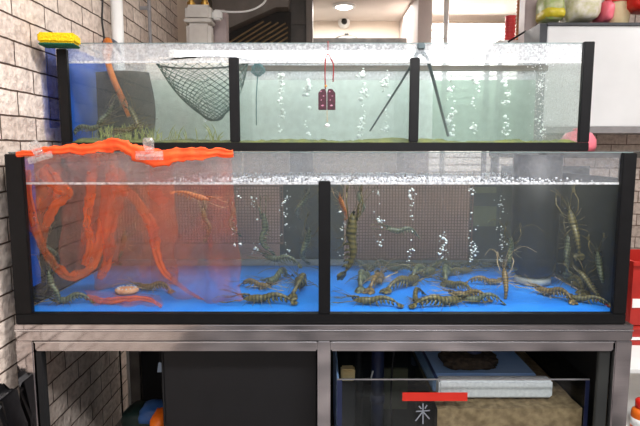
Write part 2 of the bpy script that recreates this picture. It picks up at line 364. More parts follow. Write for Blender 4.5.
# ------------------------------------------------------------------ pipes and cable on the wall
def pole(name, label, cat, px, Y, r, m, z0, z1, clips=0, x=None):
    X = P(px, 60, Y).x if x is None else x
    t = thing(name, label, cat, (X, Y, z0))
    bm = bmesh.new(); tube(bm, [(0, 0, 0), (0, 0, (z1 - z0) * .5), (0, 0, z1 - z0)], r, 14); obj('tube', bm, m, t, True)
    for k in range(clips):
        zc = (z1 - z0) * (k + .6) / clips; bm = bmesh.new(); tube(bm, [(0, 0, zc), (0, 0, zc + .03)], r * 1.22, 14)
        box(bm, -abs(X - WX) if abs(X - WX) > r else -r, 0, -r * .5, r * .5, zc + .006, zc + .024); obj('bracket', bm, M['trimgrey'], t)
    return t
pole('wall_pipe', 'thick white plastic pipe running up the brick wall', 'pipe', 119, 2.47, .026, M['white'], 0, CEIL, 2)
pole('conduit', 'thin grey conduit on the brick wall, right of the thick white pipe', 'conduit', 151, 2.98, .009, M['trimgrey'], 0, CEIL, 2)
bm = bmesh.new(); tube(bm, cr([tuple(P(102, 0 - 60, 2.40)), tuple(P(102.5, 0, 2.40)), tuple(P(102, 20, 2.40)), tuple(P(104, 38, 2.40)), tuple(P(106, 70, 2.41)), tuple(P(108, 130, 2.42)), (-.95, 2.44, .6), (-.95, 2.44, .006)], 5), .0045, 6)
tag(obj('power_cable', bm, M['cable'], None, True), 'thin black cable hanging down the brick wall left of the white pipe', 'cable')
# gas meter
o0 = P(200, 40, 3.45)
t = thing('gas_meter', 'white gas meter with brass fittings on the brick wall', 'meter', (o0.x, 3.45, o0.z - .05))
def rel(px, py, Y): return P(px, py, Y) - t.location
w = (P(213, 30, 3.45) - P(187, 30, 3.45)).x
hz = P(200, 22, 3.45).z - t.location.z; tz = P(200, 6, 3.45).z - t.location.z
bm = bx(-w * .5, w * .5, -.05, .06, hz, tz, bev=.018); obj('body', bm, M['meter'], t, False)
bm = bx(-w * .52, w * .52, -.06, .07, hz - .012, hz + .008, bev=.004); obj('flange', bm, M['meter'], t)
bm = bx(-w * .47, w * .47, -.05, .06, -.03, hz - .01, bev=.02); obj('lower_case', bm, M['meter'], t)
bm = bx(w * .5 + .002, w * .5 + .06, -.03, .03, hz + .01, tz - .03, bev=.01); obj('side_valve', bm, M['white'], t)
for dx in (-.3, .22):
    bm = bmesh.new(); lathe(bm, [(.026, 0), (.026, .02), (.018, .022), (.018, .16), (.02, .16), (.02, CEIL - .001 - tz - t.location.z)], 12, (w * dx, 0, tz)); obj('brass_pipe', bm, M['brass'], t, False)
l = P(213.5, 30, 3.6); r = P(226, 30, 3.6)
tag(obj('wall_box', bx(l.x, r.x, 3.6, 3.72, P(213, 60, 3.6).z, P(213, 9, 3.6).z, bev=.01), M['post']), 'tall grey-beige box right behind the gas meter', 'box')
bm = bmesh.new(); tube(bm, cr([tuple(P(215, 10.5, 3.5)), tuple(P(232, 12, 3.5)), tuple(P(248, 11, 3.52)), tuple(P(260, 6, 3.55)), tuple(P(266, -1, 3.6)), tuple(P(268, -14, 3.6))], 6), .0065, 8)
tag(obj('gas_hose', bm, M['white'], None, True), 'white hose curving from the gas meter up to the hood', 'hose')
# range hood with slanted baffles
hy = 4.15
t = thing('range_hood', 'greasy steel range hood with slanted dark baffle filters', 'range hood', P(255, 40, hy))
def poly(pts, Y, o): return [((P(x, y, Y) - o).x, (P(x, y, Y) - o).z) for x, y in pts]
bm = bmesh.new(); prism(bm, poly([(212, -30), (292, -30), (288, 7), (276, 7), (226, 29), (212, 33)], hy, t.location), 0, .9); obj('canopy', bm, M['hoodpaint'], t)
bm = bmesh.new(); prism(bm, poly([(226, 30), (276, 8), (290, 8), (290, 60), (226, 60)], hy, t.location), .12, .9); obj('filter_housing', bm, M['hooddark'], t)
for k in range(9):
    x0, y0 = 218 + k * 7.6, 45 + k * .6
    p0 = P(x0, y0, hy) - t.location; p1 = P(x0 + 44, y0 - 27, hy) - t.location
    # clip to the housing outline
    xa, xb = 227, 287
    ta = max(0, (xa - x0) / 44); tb = min(1, (xb - x0) / 44)
    top = lambda q: 30 - (q - 226) * .44
    while tb > ta and (y0 - 27 * tb) < top(x0 + 44 * tb) + 1.5: tb -= .03
    if tb - ta < .1: continue
    bm = bmesh.new(); a_, b_ = p0.lerp(p1, ta), p0.lerp(p1, tb)
    tube(bm, [a_ + Vector((0, .108, 0)), b_ + Vector((0, .108, 0))], .008, 4, flat=(1, .8)); obj('baffle', bm, M['bafflem'], t)
# dark duct + steel edge beside it
l = P(289, 20, 4.3); r = P(306, 20, 4.3)
t = thing('steel_duct', 'dark grey upright steel duct beside the range hood', 'duct', (l.x, 4.3, 0))
obj('duct_body', bx(0, r.x - l.x, 0, .5, 0, CEIL - .002, bev=.01), M['duct'], t)
obj('edge_strip', bx(r.x - l.x + .001, r.x - l.x + .05, -.02, .5, 0, CEIL - .002, bev=.004), M['hoodpaint'], t)
for k in (1.8, 2.25): obj('seam_band', bx(-.004, r.x - l.x - .002, -.012, -.001, k, k + .03), M['duct'], t)
# ceiling lamp, dome camera, alarm
c = P(344, 5, 4.85)
t = thing('ceiling_lamp', 'round glowing downlight set in the ceiling', 'lamp', (c.x, c.y, CEIL))
bm = bmesh.new(); lathe(bm, [(.10, -.001), (.10, -.02), (.075, -.02), (.075, -.001)], 24); obj('rim', bm, M['white'], t)
bm = bmesh.new(); lathe(bm, [(.074, -.012), (.05, -.03), (.01, -.036)], 24); obj('diffuser', bm, M['lampwarm'], t, True)
c = P(344, 22, 5.40)
t = thing('security_camera', 'small white dome camera with black lens on the beige back wall', 'camera', (c.x, 5.45, c.z))
bm = bmesh.new(); tube(bm, [(0, 0, 0), (0, -.05, 0), (0, -.09, -.005), (0, -.115, -.008)], [.058, .058, .045, .02], 16); obj('dome', bm, M['white'], t, True)
bm = bmesh.new(); ball(bm, (0, -.108, -.008), .030, 2); obj('lens', bm, M['eye'], t, True)
c = P(346, 43, 5.3)
t = thing('wok', 'dark domed wok lid seen just above the upper tank rim', 'wok', (c.x, 5.2, c.z - .02))
bm = bmesh.new(); lathe(bm, [(.14, 0), (.13, .03), (.09, .055), (.03, .066)], 22); obj('lid', bm, M['steel_d'], t, True)
bm = bmesh.new(); lathe(bm, [(.02, .066), (.02, .085), (.012, .09)], 12); obj('knob', bm, M['eye'], t, True)
c2 = P(346, 60, 5.2)
l = P(300, 40, 5.0); r = P(420, 40, 5.0)
t2 = thing('kitchen_shelf', 'steel kitchen shelf at the back carrying the domed wok lid', 'shelf', (l.x, 4.95, 0))
obj('board', bx(0, r.x - l.x, 0, .48, c.z - .062, c.z - .022, bev=.004), M['steel_d'], t2)
for sx in (.01, r.x - l.x - .05):
    for sy in (.01, .43): obj('leg', bx(sx, sx + .04, sy, sy + .04, 0, c.z - .063), M['steel_d'], t2)
# pipe right of the pier
pole('ceiling_pipe', 'white pipe dropping from the ceiling before the bright shutter', 'pipe', 445, 4.3, .020, M['white'], 0, CEIL, 0)
# stacks at the right: red basket stack, tan cup stack
def stack(name, label, cat, px0, px1, py0, py1, Y, m, n, group=None):
    l, r = P(px0, py1, Y), P(px1, py0, Y); w = (r.x - l.x) / 2; h = (r.z - l.z) / n
    for k in range(n):
        o = bpy.data.objects.new(name, STK.setdefault((name, px0), None) or mk_cup(name, w, h, m)); STK[(name, px0)] = o.data
        COL.objects.link(o); o.location = (l.x + w, Y, l.z + k * h); tag(o, label, cat, group)
STK = {}
def mk_cup(name, w, h, m):
    bm = bmesh.new(); lathe(bm, [(w * .86, 0), (w * .9, h * .55), (w, h * .6), (w, h * .92), (w * .9, h * .97)], 20)
    me = bpy.data.meshes.new(name); bmesh.ops.recalc_face_normals(bm, faces=bm.faces); bm.to_mesh(me); bm.free(); me.materials.append(m); return me
stack('plastic_bowl', 'red plastic bowl in the tall stack left of the pinkish post', 'bowl', 504, 516, 16, 46, 3.9, M['redbowl'], 8, 'red bowls stacked behind the upper tank')
stack('paper_cup', 'tan paper cup in the column of cups against the pinkish post', 'cup', 515, 526, -3, 46, 3.75, M['tanstack'], 14, 'tan cups stacked behind the upper tank')
l = P(500, 46.5, 3.8)
t2 = thing('side_table', 'white table under the red bowls and tan cups', 'table', (l.x - .05, 3.68, 0))
zt = P(510, 46, 3.9).z
obj('table_top', bx(0, .30, 0, .34, zt - .03, zt - .001, bev=.004), M['white'], t2)
for sx in (.01, .26):
    for sy in (.01, .30): obj('leg', bx(sx, sx + .03, sy, sy + .03, 0, zt - .031), M['trimgrey'], t2)
bm = bmesh.new(); tube(bm, [tuple(P(508, 42, 3.5)), tuple(P(526, 31, 3.44))], .006, 6); tag(obj('black_rod', bm, M['cable']), 'thin black rod leaning on the pinkish post', 'rod')
# ------------------------------------------------------------------ white wall cupboard with bags on it
cy = 3.2
l = P(548, 24, cy); bz = P(600, 133, cy).z; tz = P(600, 23, cy).z; mz = P(600, 126.5, cy).z
t = thing('wall_cupboard', 'wide white cupboard on the brick partition behind the tank', 'cupboard', (l.x, cy, bz))
W = 1.15
obj('cabinet_body', bx(0, W, 0, .398, mz - bz, tz - bz - .016, bev=.004), M['whiteboard'], t)
obj('top_edge', bx(-.004, W, -.012, .398, tz - bz - .015, tz - bz), M['darkpost'], t)
obj('bottom_trim', bx(0, W, -.006, .398, 0, mz - bz - .001), M['trimgrey'], t)
obj('corner_post', bx(P(538.5, 60, cy).x - l.x, -.002, 0, .24, -1.0, tz - bz - .001), M['darkpost'], t)
def bag(name, label, cat, px0, px1, py0, py1, Y, m, seed, dep=.2, extra=None):
    l, r = P(px0, py1, Y), P(px1, py0, Y); c = (l + r) / 2
    zb = max(tz + .0, l.z); hgt = r.z - zb
    t = thing(name, label, cat, (c.x, Y, zb))
    obj('bag_body', blob((0, 0, hgt * .47), (r.x - l.x, dep, hgt), seed, 3, .22, 2.6), m, t, True)
    if extra: extra(t, r.x - l.x, hgt)
    return t
def band(m, z0, z1, s=1.06):
    def f(t, w, h):
        o = obj('label_band', blob((0, -.008, h * (z0 + z1) / 2), (w * s, .2, h * (z1 - z0)), 3, 3, .18, 2.4), m, t, True)
    return f
def knot(t, w, h):
    bm = bmesh.new(); tube(bm, [(0, 0, h * .86), (0, 0, h * .98), (.01, 0, h * 1.1), (.03, 0, h * 1.24)], [.03, .012, .02, .035], 8); obj('knot', bm, M['clearbag'], t, True)
bag('snack_bag', 'yellow and green packet at the left end on top of the white cupboard', 'bag', 539, 561, -8, 23, 3.32, M['greenbag'], 5, .2, band(M['yellowbag'], .05, .42))
bag('plastic_bag', 'clear printed plastic bag next to the yellow packet on the cupboard', 'bag', 562, 597, -12, 23, 3.35, M['printbag'], 11, .25, knot)
bag('pink_bag', 'pinkish crumpled bag between the printed bag and the cream tub', 'bag', 597, 609, 2, 23, 3.33, M['pink'], 23, .18)
l = P(608, 22.8, 3.35); r = P(630, -2, 3.35)
t = thing('storage_tub', 'cream tub with red lid on top of the white cupboard', 'tub', ((l.x + r.x) / 2, 3.37, tz))
bm = bmesh.new(); lathe(bm, [(.062, 0), (.07, .06), (.074, .15)], 20); obj('tub', bm, M['creambag'], t, True)
bm = bmesh.new(); lathe(bm, [(.079, .1505), (.079, .172), (.06, .178)], 20); obj('lid', bm, M['redplastic'], t, False)
bag('red_bag', 'red plastic bag at the right end on top of the cupboard', 'bag', 626, 660, -8, 12, 3.3, M['redplastic'], 31, .22)
# pink bowl edge right behind the upper tank
c = P(578, 141, 2.62)
t = thing('pink_basin', 'pink plastic basin peeking out right of the upper tank', 'basin', (c.x, 2.62, P(590, 151, 2.62).z))
bm = bmesh.new(); lathe(bm, [(.075, 0), (.082, .02), (.08, .055), (.06, .085), (.02, .098)], 24); obj('bowl', bm, M['pink'], t, True)
bm = bmesh.new(); lathe(bm, [(.02, .0985), (.028, .104), (.02, .11)], 16); obj('foot_ring', bm, M['pink'], t, True)
l = P(560, 152, 2.5)
t2 = thing('steel_stand', 'steel stand behind the tanks holding the pink basin', 'stand', (.92, 2.44, 0))
obj('top_plate', bx(0, .75, 0, .5, t.location.z - .03, t.location.z - .001, bev=.004), M['steel_d'], t2)
for sx in (.01, .71):
    for sy in (.01, .46): obj('leg', bx(sx, sx + .03, sy, sy + .03, 0, t.location.z - .031), M['steel_d'], t2)

# ------------------------------------------------------------------ upper tank
t = thing('fish_tank', 'upper glass tank with three black-framed front panes, set back on the lower tank', 'fish tank', (0, UF, UZ_BOT), 'seafood tanks')
O = t.location.copy()
def ub(name, x0, x1, y0, y1, z0, z1, m, bev=0): return obj(name, bx(x0, x1, y0, y1, z0, z1, bev=bev, off=O), m, t)
def ux(px): return P(px, 100, UF).x
ub('bottom_rail', UXL, UXR, UF - .006, UF + .02, UZ_BOT, UZ_BASE, M['rubber'], .002)
ub('bottom_rail', UXL, UXR, UB - .02, UB + .004, UZ_BOT, UZ_BASE - .004, M['rubber'], .002)
ub('corner_post', UXL, ux(69.5) , UF - .006, UF + .012, UZ_BASE + .0005, P(60, 49, UF).z, M['rubber'], .002)
ub('corner_post', ux(580.5), UXR, UF - .006, UF + .012, UZ_BASE + .0005, UZ_TOP + .001, M['rubber'], .002)
ub('middle_post', ux(229.5), ux(239.5), UF - .006, UF + .01, UZ_BASE + .0005, P(234, 57.5, UF).z, M['rubber'], .003)
ub('middle_post', ux(409.5), ux(419), UF - .006, UF + .01, UZ_BASE + .0005, P(414, 57.5, UF).z, M['rubber'], .003)
ub('front_pane', UXL + .002, UXR - .002, UF + .0125, UF + .0185, UZ_BASE + .0005, UZ_WAT, M['glass'])
ub('front_pane_top', UXL + .002, UXR - .002, UF + .0125, UF + .0185, UZ_WAT + .0002, UZ_TOP - .003, M['glass_front'])
ub('glass_edge', UXL + .002, UXR - .002, UF + .0125, UF + .0185, UZ_TOP - .0028, UZ_TOP, M['glass_edge'])
xsp = P(432, 100, UB).x
ub('back_pane', UXL + .002, xsp, UB - .018, UB - .012, UZ_BASE - .003, UZ_WAT - .001, M['glass_back'])
ub('back_pane', xsp + .001, UXR - .002, UB - .018, UB - .012, UZ_BASE - .003, UZ_WAT - .001, M['glass_green'])
ub('back_pane_top', UXL + .002, UXR - .002, UB - .018, UB - .012, UZ_WAT, UZ_TOP, M['glass_fog'])
ub('side_pane', UXL, UXL + .006, UF + .02, UB - .02, UZ_BASE - .003, UZ_TOP, M['bluepane'])
ub('side_pane', UXR - .006, UXR, UF + .02, UB - .02, UZ_BASE - .003, UZ_TOP, M['glass_wet'])
ub('bottom_pane', UXL + .008, UXR - .008, UF + .021, UB - .021, UZ_BOT + .004, UZ_BASE - .004, M['glass'])
ub('rear_rail', P(240, 70, UB).x, P(545, 70, UB).x, UB - .034, UB - .0185, P(320, 72, UB).z, P(320, 66.5, UB).z, M['woodbar'], .002)
ub('side_film_and_shade', UXL - .038, UXL - .002, UF - .004, UF - .003, P(60, 128, UF).z, P(60, 48, UF).z, M['tint_shade'])  # added sheet, its tint imitates the bluish shade on the wall
ub('divider', ux(234) - .003, ux(234) + .003, UF + .02, UB - .02, UZ_BASE, UZ_WAT + .02, M['glass'])
ub('divider', ux(414) - .003, ux(414) + .003, UF + .02, UB - .02, UZ_BASE, UZ_WAT + .02, M['glass'])
w = obj('water', bx(UXL + .0075, UXR - .0075, UF + .0195, UB - .0195, UZ_BASE - .002, UZ_WAT), M['water_up'])
tag(w, 'pale cloudy water filling the upper tank', 'water', kind='stuff')
bm = bx(UXL + .009, UXR - .009, UF + .0088, UF + .0118, UZ_WAT - .003, UZ_WAT + .005)
ml = obj('water_line', bm, M['meniscus']); tag(ml, 'bright wet water line along the front pane of the upper tank', 'water line', kind='stuff')
# algae bed
bm = bmesh.new()
nx = 150; ny = 14; g = {}
for i in range(nx + 1):
    for j in range(ny + 1):
        x = UXL + .02 + (UXR - UXL - .04) * i / nx; y = UF + .03 + .13 * j / ny
        h = max(0, noise.noise(Vector((x * 9, y * 9, 1))) * .016 + .004 + noise.noise(Vector((x * 40, y * 40, 5))) * .008 + max(0, -.25 - x) * .016)
        e = min(i, nx - i, j, ny - j); h *= min(1, e / 2)
        g[i, j] = bm.verts.new((x, y, UZ_BASE + h))
for i in range(nx):
    for j in range(ny): bm.faces.new((g[i, j], g[i + 1, j], g[i + 1, j + 1], g[i, j + 1]))
tag(obj('algae', bm, M['algae'], None, True), 'yellow-green algae coating the bottom of the upper tank', 'algae', kind='stuff')
bm = bmesh.new()
for k in range(150):
    p = P(random.uniform(84, 222) if k % 4 == 0 else random.gauss(122, 20), 138, random.uniform(1.95, 2.06)); 
    if p.x < UXL + .05: continue
    a_ = random.uniform(0, 2 * PI); h = random.uniform(.015, .07); w_ = random.uniform(.01, .04); z_ = UZ_BASE + .004
    tube(bm, cr([(p.x, p.y, z_), (p.x + w_ * .4 * math.cos(a_), p.y + w_ * .2 * math.sin(a_), z_ + h * .6), (p.x + w_ * math.cos(a_), p.y + w_ * .4 * math.sin(a_), z_ + h)], 3), [.0016] * 5 + [.0009, .0005], 4)
tag(obj('algae_tufts', bm, M['tuft'], None, True), 'pale wispy algae strands in the left corner of the upper tank', 'algae', kind='stuff')
# bubble columns
def bubbles(name, label, px, Y, py0, py1, n, r=(.003, .010), spread=4.0, group=None, gap=True):
    bm = bmesh.new(); k = 0
    cl = [random.uniform(py0, py1) for _ in range(max(3, n // 9))]
    while k < n:
        py = random.gauss(random.choice(cl), 3.2) if random.random() < .72 else random.uniform(py0, py1)
        if not py0 <= py <= py1: continue
        p = P(px + random.gauss(0, spread * .45) + 1.5 * math.sin(py * .25 + px), py, Y + random.uniform(-.02, .02))
        rr = random.uniform(*r) * random.choice((.5, .6, .8, 1)); ball(bm, p, rr, 1, (1, .8, random.uniform(.6, 1)), rr * .12); k += 1
    tag(obj(name, bm, M['bubble'], None, True), label, 'bubbles', group, 'stuff')
for px, py0, n, where in ((281, 74, 46, 'left part of the middle pane'), (307, 78, 30, 'behind the maroon charm'), (362, 68, 60, 'right of the maroon charm'), (386, 70, 50, 'just left of the right black post'),
                          (452, 72, 44, 'just right of the long grey tongs'), (476, 74, 46, 'middle of the right pane'), (506, 74, 50, 'right pane, left of the dark post'), (207, 68, 24, 'behind the green scoop net'), (541, 66, 70, 'before the dark post at right')):
    bubbles('bubble_column', 'rising white air bubbles in the upper tank, ' + where, px, 2.15 + random.uniform(-.1, .1), py0, 136, n, group='bubbles in the upper tank', r=(.002, .0055) if px == 541 else (.004, .0125))
# droplets on the front pane above water
bm = bmesh.new()
for k in range(340):
    px = random.choice((random.uniform(490, 578), random.uniform(240, 578), random.uniform(525, 548))); py = random.uniform(44, 62)
    p = P(px, py, UF + .0115); ball(bm, p, random.uniform(.0006, .0016), 1, (1, .5, 1.2))
for k in range(160):
    p = P(random.gauss(541, 5), random.uniform(62, 138), UF + .0115); ball(bm, p, random.uniform(.0006, .0018), 1, (1, .5, 1.2))
tag(obj('water_droplets', bm, M['drop'], None, True), 'fine droplets on the right front pane of the upper tank', 'droplets', kind='stuff')
# glowing tube added behind the upper tank to make the white glare band
c = P(292, 54, 2.52); l = P(176, 55, 2.52); r = P(470, 55, 2.52)
c = P(292, 55, 2.52); c.z = P(200, 59.2, 2.52).z + .0225
t = thing('glare_tube', 'long white glowing tube added behind the upper tank for the glare in the wet glass', 'lamp', (l.x, 2.52, c.z))
bm = bmesh.new(); tube(bm, [(0, 0, 0), ((r.x - l.x) * .5, 0, 0), (r.x - l.x, 0, 0)], .014, 14); obj('tube', bm, M['lamp'], t, True)
for x in (-.03, r.x - l.x): obj('end_cap', bx(x, x + .03, -.02, .04, -.02, .02, bev=.004), M['white'], t)
obj('housing', bx(-.03, r.x - l.x + .03, .022, .045, -.022, .022, bev=.004), M['white'], t)
# ------------------------------------------------------------------ things in / on the upper tank
# sponge
c = P(59, 46, UF)
t = thing('sponge', 'yellow and green scouring sponge on the left corner of the upper tank', 'sponge', (P(64, 40, UF).x, UF - .036, P(60, 49, UF).z + .0005)); t.rotation_euler = (0, 0, .12)
obj('scourer', bx(-.056, .058, -.034, .034, 0, .008, bev=.003), M['scour'], t)
obj('foam', bx(-.058, .060, -.035, .035, .0082, .041, bev=.006), M['sponge'], t)
# scoop net with black hoop
hoopL, hoopR = P(158, 65, 2.0), P(248, 61, 2.06)
tip = P(214, 121, 2.06)
t = thing('scoop_net', 'green diamond mesh scoop net hanging by its black hoop in the upper tank', 'net', (hoopL + hoopR) / 2)
o_ = t.location.copy(); cx_ = (hoopR - hoopL) * .5; cyv = Vector((0, .13, .0))
def hoop(a): return cx_ * math.cos(a) + cyv * math.sin(a)
bm = bmesh.new(); tube(bm, [hoop(2 * PI * k / 40) for k in range(41)], .0035, 6); obj('hoop', bm, M['blackwire'], t, True)
bm = bmesh.new(); nu, nv = 24, 24; gg = {}
tp = tip - o_
for j in range(nv + 1):
    v = j / nv
    for i in range(nu):
        a = 2 * PI * (i + .5 * (j % 2)) / nu; h = hoop(a)
        s = (1 - v) ** .62
        q = h * s + tp * (1 - (1 - v) ** 1.05) 
        q = Vector((q.x + .012 * math.sin(a * 3 + v * 5) * v, q.y, q.z - .02 * math.sin(v * PI) * (1 if h.x > 0 else .2)))
        gg[i, j] = bm.verts.new(q)
for j in range(nv - 1):
    for i in range(nu):
        k = i + (1 if j % 2 else 0)
        L_, R_ = (gg[(i) % nu, j + 1], gg[(i + 1) % nu, j + 1]) if j % 2 else (gg[(i - 1) % nu, j + 1], gg[i, j + 1])
        try: bm.faces.new((gg[i, j], R_, gg[i, j + 2], L_))
        except ValueError: pass
o = obj('mesh_bag', bm, M['netgreen'], t); md = o.modifiers.new('twine', 'WIREFRAME'); md.thickness = .0032; md.use_even_offset = False
# bunched net in the middle compartment
c = P(258, 70, 2.02)
t = thing('bunched_net', 'small bunched teal net floating just right of the left black post', 'net', c)
bm = bmesh.new(); bmesh.ops.create_icosphere(bm, subdivisions=3, radius=1)
for v in bm.verts: v.co = Vector((v.co.x * .024, v.co.y * .02, v.co.z * .022)) * (1 + .35 * noise.noise(v.co * 2.5))
o = obj('mesh_bag', bm, M['netblue'], t); md = o.modifiers.new('twine', 'WIREFRAME'); md.thickness = .002; md.use_even_offset = False
bm = bmesh.new(); tube(bm, [(-.002, .0, -.02), (-.008, 0, -.1), (-.010, .01, -.2)], .002, 6); obj('cord', bm, M['netblue'], t, True)
# tongs
pv = P(420, 53, 1.905)
t = thing('tongs', 'long grey plastic tongs hung over the upper tank rim at the right black post', 'tongs', pv)
y_ = UF + .05
def q(px, py, Y): return P(px, py, Y) - pv
bm = bmesh.new(); tube(bm, [q(422, 47, 1.91), q(417, 56, 1.93), q(400, 84, 2.02), q(370, 131, 2.16)], [.006, .006, .005, .004], 6, flat=(1.2, .7)); obj('arm', bm, M['tong'], t, True)
bm = bmesh.new(); tube(bm, [q(420, 47, 1.915), q(427, 57, 1.94), q(434, 82, 2.02), q(448, 136, 2.14)], [.006, .007, .006, .005], 6, flat=(1.2, .7)); obj('arm', bm, M['tong'], t, True)
bm = bx(-.012, .016, -.012, .012, q(420, 50, 1.905).z, q(420, 43, 1.905).z, bev=.004); obj('pivot_block', bm, M['tong'], t)
bm = bmesh.new()
prism(bm, [((q(x, y, 1.9)).x, (q(x, y, 1.9)).z) for x, y in ((413, 56), (417, 49), (424, 49), (428.5, 56), (424, 57), (421, 53.5), (417, 57))], -.004, .008); obj('spring', bm, M['tong'], t)
# charm
pc = P(327, 86, UF - .012)
t = thing('charm', 'maroon brocade luck charm on a red cord hanging before the middle pane', 'charm', P(327, 54, UF - .012))
o_ = t.location.copy()
def q(px, py, dy=0): return P(px, py, UF - .012 + dy) - o_
bm = bmesh.new()
tube(bm, cr([tuple(q(325.5, 89)), tuple(q(325, 75)), tuple(q(325.5, 60)), tuple(q(328, 54)), tuple(q(331, 59)), tuple(q(333.5, 66)), tuple(q(333, 80))], 6), .0022, 6)
tube(bm, [q(328, 54), q(328, 50, .012), q(328, 42, .021), q(328, 41, .035), q(328, 50, .04)], .0013, 6)
obj('cord', bm, M['redcord'], t, True)
bm = bmesh.new(); ball(bm, q(333.2, 81), .0032, 1); obj('cord_knot', bm, M['redcord'], t, True)
bm = bmesh.new(); ball(bm, q(325.8, 86), .005, 2, (1, .8, .8)); obj('gold_knot', bm, M['gold'], t, True)
for a_, b_ in (((318.3, 326.6)), ((327.2, 335.4))):
    pts = [(a_, 110), (b_, 110), (b_, 94 if a_ < 325 else 93), (b_ - (1 if a_ < 325 else 3.2), 89), (a_ + (3.2 if a_ < 325 else 1), 89), (a_, 93)]
    bm = bmesh.new(); prism(bm, [(q(x, y).x, q(x, y).z) for x, y in pts], -.004, .004, .0012); po = obj('pouch', bm, M['maroon'], t)
    for (sx, sy, w_, h_) in ((.3, 91.5, 2.4, 2), (.62, 96, 2.2, 1.6), (.35, 100, 1.6, 2.2), (.5, 105.5, 4.5, 2.6)):
        cxp = a_ + (b_ - a_) * sx; bm = bmesh.new()
        prism(bm, [(q(cxp + dx * w_ * .34, sy + dz * h_ * .34).x, q(cxp + dx * w_ * .34, sy + dz * h_ * .34).z) for dx, dz in ((-1, .2), (-.2, 1), (.7, .8), (1, -.3), (.2, -1))], -.0052, -.0041); obj('woven_flower', bm, M['pinkweave'], po)
bm = bmesh.new(); tube(bm, [q(327, 110), q(327.2, 122)], .0008, 5); obj('bell_string', bm, M['gold'], t)
bm = bmesh.new(); ball(bm, q(327.2, 125.5), .0085, 2, (1, .9, .8)); obj('bell', bm, M['white'], t, True)
# orange hose over the rear rim, grey elbow, reflection sheet, red tag
bm = bmesh.new(); tube(bm, cr([tuple(P(105, 56, 2.43)), tuple(P(106, 46, 2.42)), tuple(P(108, 41, 2.385)), tuple(P(109, 47, 2.34)), tuple(P(107, 58, 2.16)), tuple(P(113, 78, 2.05)), tuple(P(121, 96, 2.04)), tuple(P(130, 116, 2.03))], 5), [.016] * 20 + [.012] * 16, 10)
tag(obj('air_hose', bm, M['hose'], None, True), 'orange hose hooked over the back rim of the upper tank', 'hose')
bm = bmesh.new(); tube(bm, cr([tuple(P(98, 56, 2.45)), tuple(P(101, 46, 2.45)), tuple(P(109, 41, 2.45)), tuple(P(117, 45, 2.45)), tuple(P(120, 56, 2.46))], 5), .012, 10)
tag(obj('pipe_elbow', bm, M['greyhose'], None, True), 'grey pipe bend behind the orange hose', 'pipe')
bm = bmesh.new(); rows = []  # added dark sheet, imitates the internal reflection in the tank
for i in range(25):
    s = i / 24; a_ = P(97 + 53 * s, 100, 2.13 - .05 * math.sin(s * PI)); rows.append([bm.verts.new((a_.x + .015 * math.sin(k * .35) * s, a_.y + dy, UZ_BASE + .003 + (UZ_WAT - UZ_BASE - .004) * k / 10)) for dy in (0, .018) for k in range(11)])
for a_, b_ in zip(rows, rows[1:]):
    for k in range(10): bm.faces.new((a_[k], a_[k + 1], b_[k + 1], b_[k])); bm.faces.new((a_[k + 11], b_[k + 11], b_[k + 12], a_[k + 12]))
    bm.faces.new((a_[10], a_[21], b_[21], b_[10])); bm.faces.new((a_[0], b_[0], b_[11], a_[11]))
for a_ in (rows[0], rows[-1]):
    for k in range(10): bm.faces.new((a_[k], a_[k + 11], a_[k + 12], a_[k + 1]))
tag(obj('reflection_sheet', bm, M['sheet_grey'], None, True), 'dark grey sheet added for the internal reflection at the back left of the upper tank', 'reflection sheet')
l = P(150, 145, 2.48); r = P(240, 66, 2.48); zb_ = P(200, 59.2, 2.52).z
t = thing('pale_board', 'pale beige board with red square label behind the left of the upper tank', 'board', (l.x, 2.4605, 0))
obj('panel', bx(0, r.x - l.x, 0, .07, 0, zb_), M['plaster'], t)
p0 = P(176, 126, 2.46); p1 = P(187, 115, 2.46)
obj('red_label', bx(p0.x - l.x, p1.x - l.x, -.004, -.0002, p0.z, p1.z), M['redplastic'], t)

# ------------------------------------------------------------------ lower tank
t = thing('fish_tank', 'wide lower glass tank with blue bottom holding the prawns, on the steel stand', 'fish tank', (0, YF, Z_BOT), 'seafood tanks')
O = t.location.copy()
def lx(px, py=200): return P(px, py, YF).x
ub('bottom_rail', XL, XR, YF - .006, YF + .022, Z_BOT + .0005, Z_BASE, M['rubber'], .002)
ub('bottom_rail', XL, XR, YB - .02, YB + .004, Z_BOT + .0005, Z_BASE, M['rubber'], .002)
ub('corner_post', XL, lx(25.5, 200), YF - .006, YF + .012, Z_BASE + .0005, Z_TOP - .006, M['rubber'], .002)
ub('corner_post', lx(619.5, 200), XR, YF - .006, YF + .012, Z_BASE + .0005, Z_TOP - .003, M['rubber'], .002)
ub('middle_post', lx(318.5), lx(330.5), YF - .006, YF + .012, Z_BASE + .0005, P(324, 181, YF).z, M['rubber'], .002)
ub('front_pane', XL + .002, XR - .002, YF + .0125, YF + .0185, Z_BASE + .0005, Z_WAT, M['glass'])
ub('front_pane_top', XL + .002, XR - .002, YF + .0125, YF + .0185, Z_WAT + .0002, Z_TOP - .003, M['glass_front_lo'])
ub('glass_edge', XL + .002, XR - .002, YF + .0125, YF + .0185, Z_TOP - .0028, Z_TOP, M['glass_edge'])
ub('back_pane', XL + .002, XR - .002, YB - .018, YB - .012, Z_BASE + .0005, Z_WAT, M['glass'])
ub('back_pane_top', XL + .002, XR - .002, YB - .018, YB - .012, Z_WAT + .0005, Z_TOP, M['glass_wet'])
ub('side_pane', XL, XL + .006, YF + .02, YB - .02, Z_BASE + .0005, Z_TOP, M['glass_dimmed'])
ub('side_pane', XR - .006, XR, YF + .02, YB - .02, Z_BASE + .0005, Z_TOP - .08, M['darkpane'])
ub('side_film_and_shade', XL + .0065, XL + .0072, YF + .02, YF + .14, Z_BASE + .06, Z_TOP - .02, M['bluepane'])
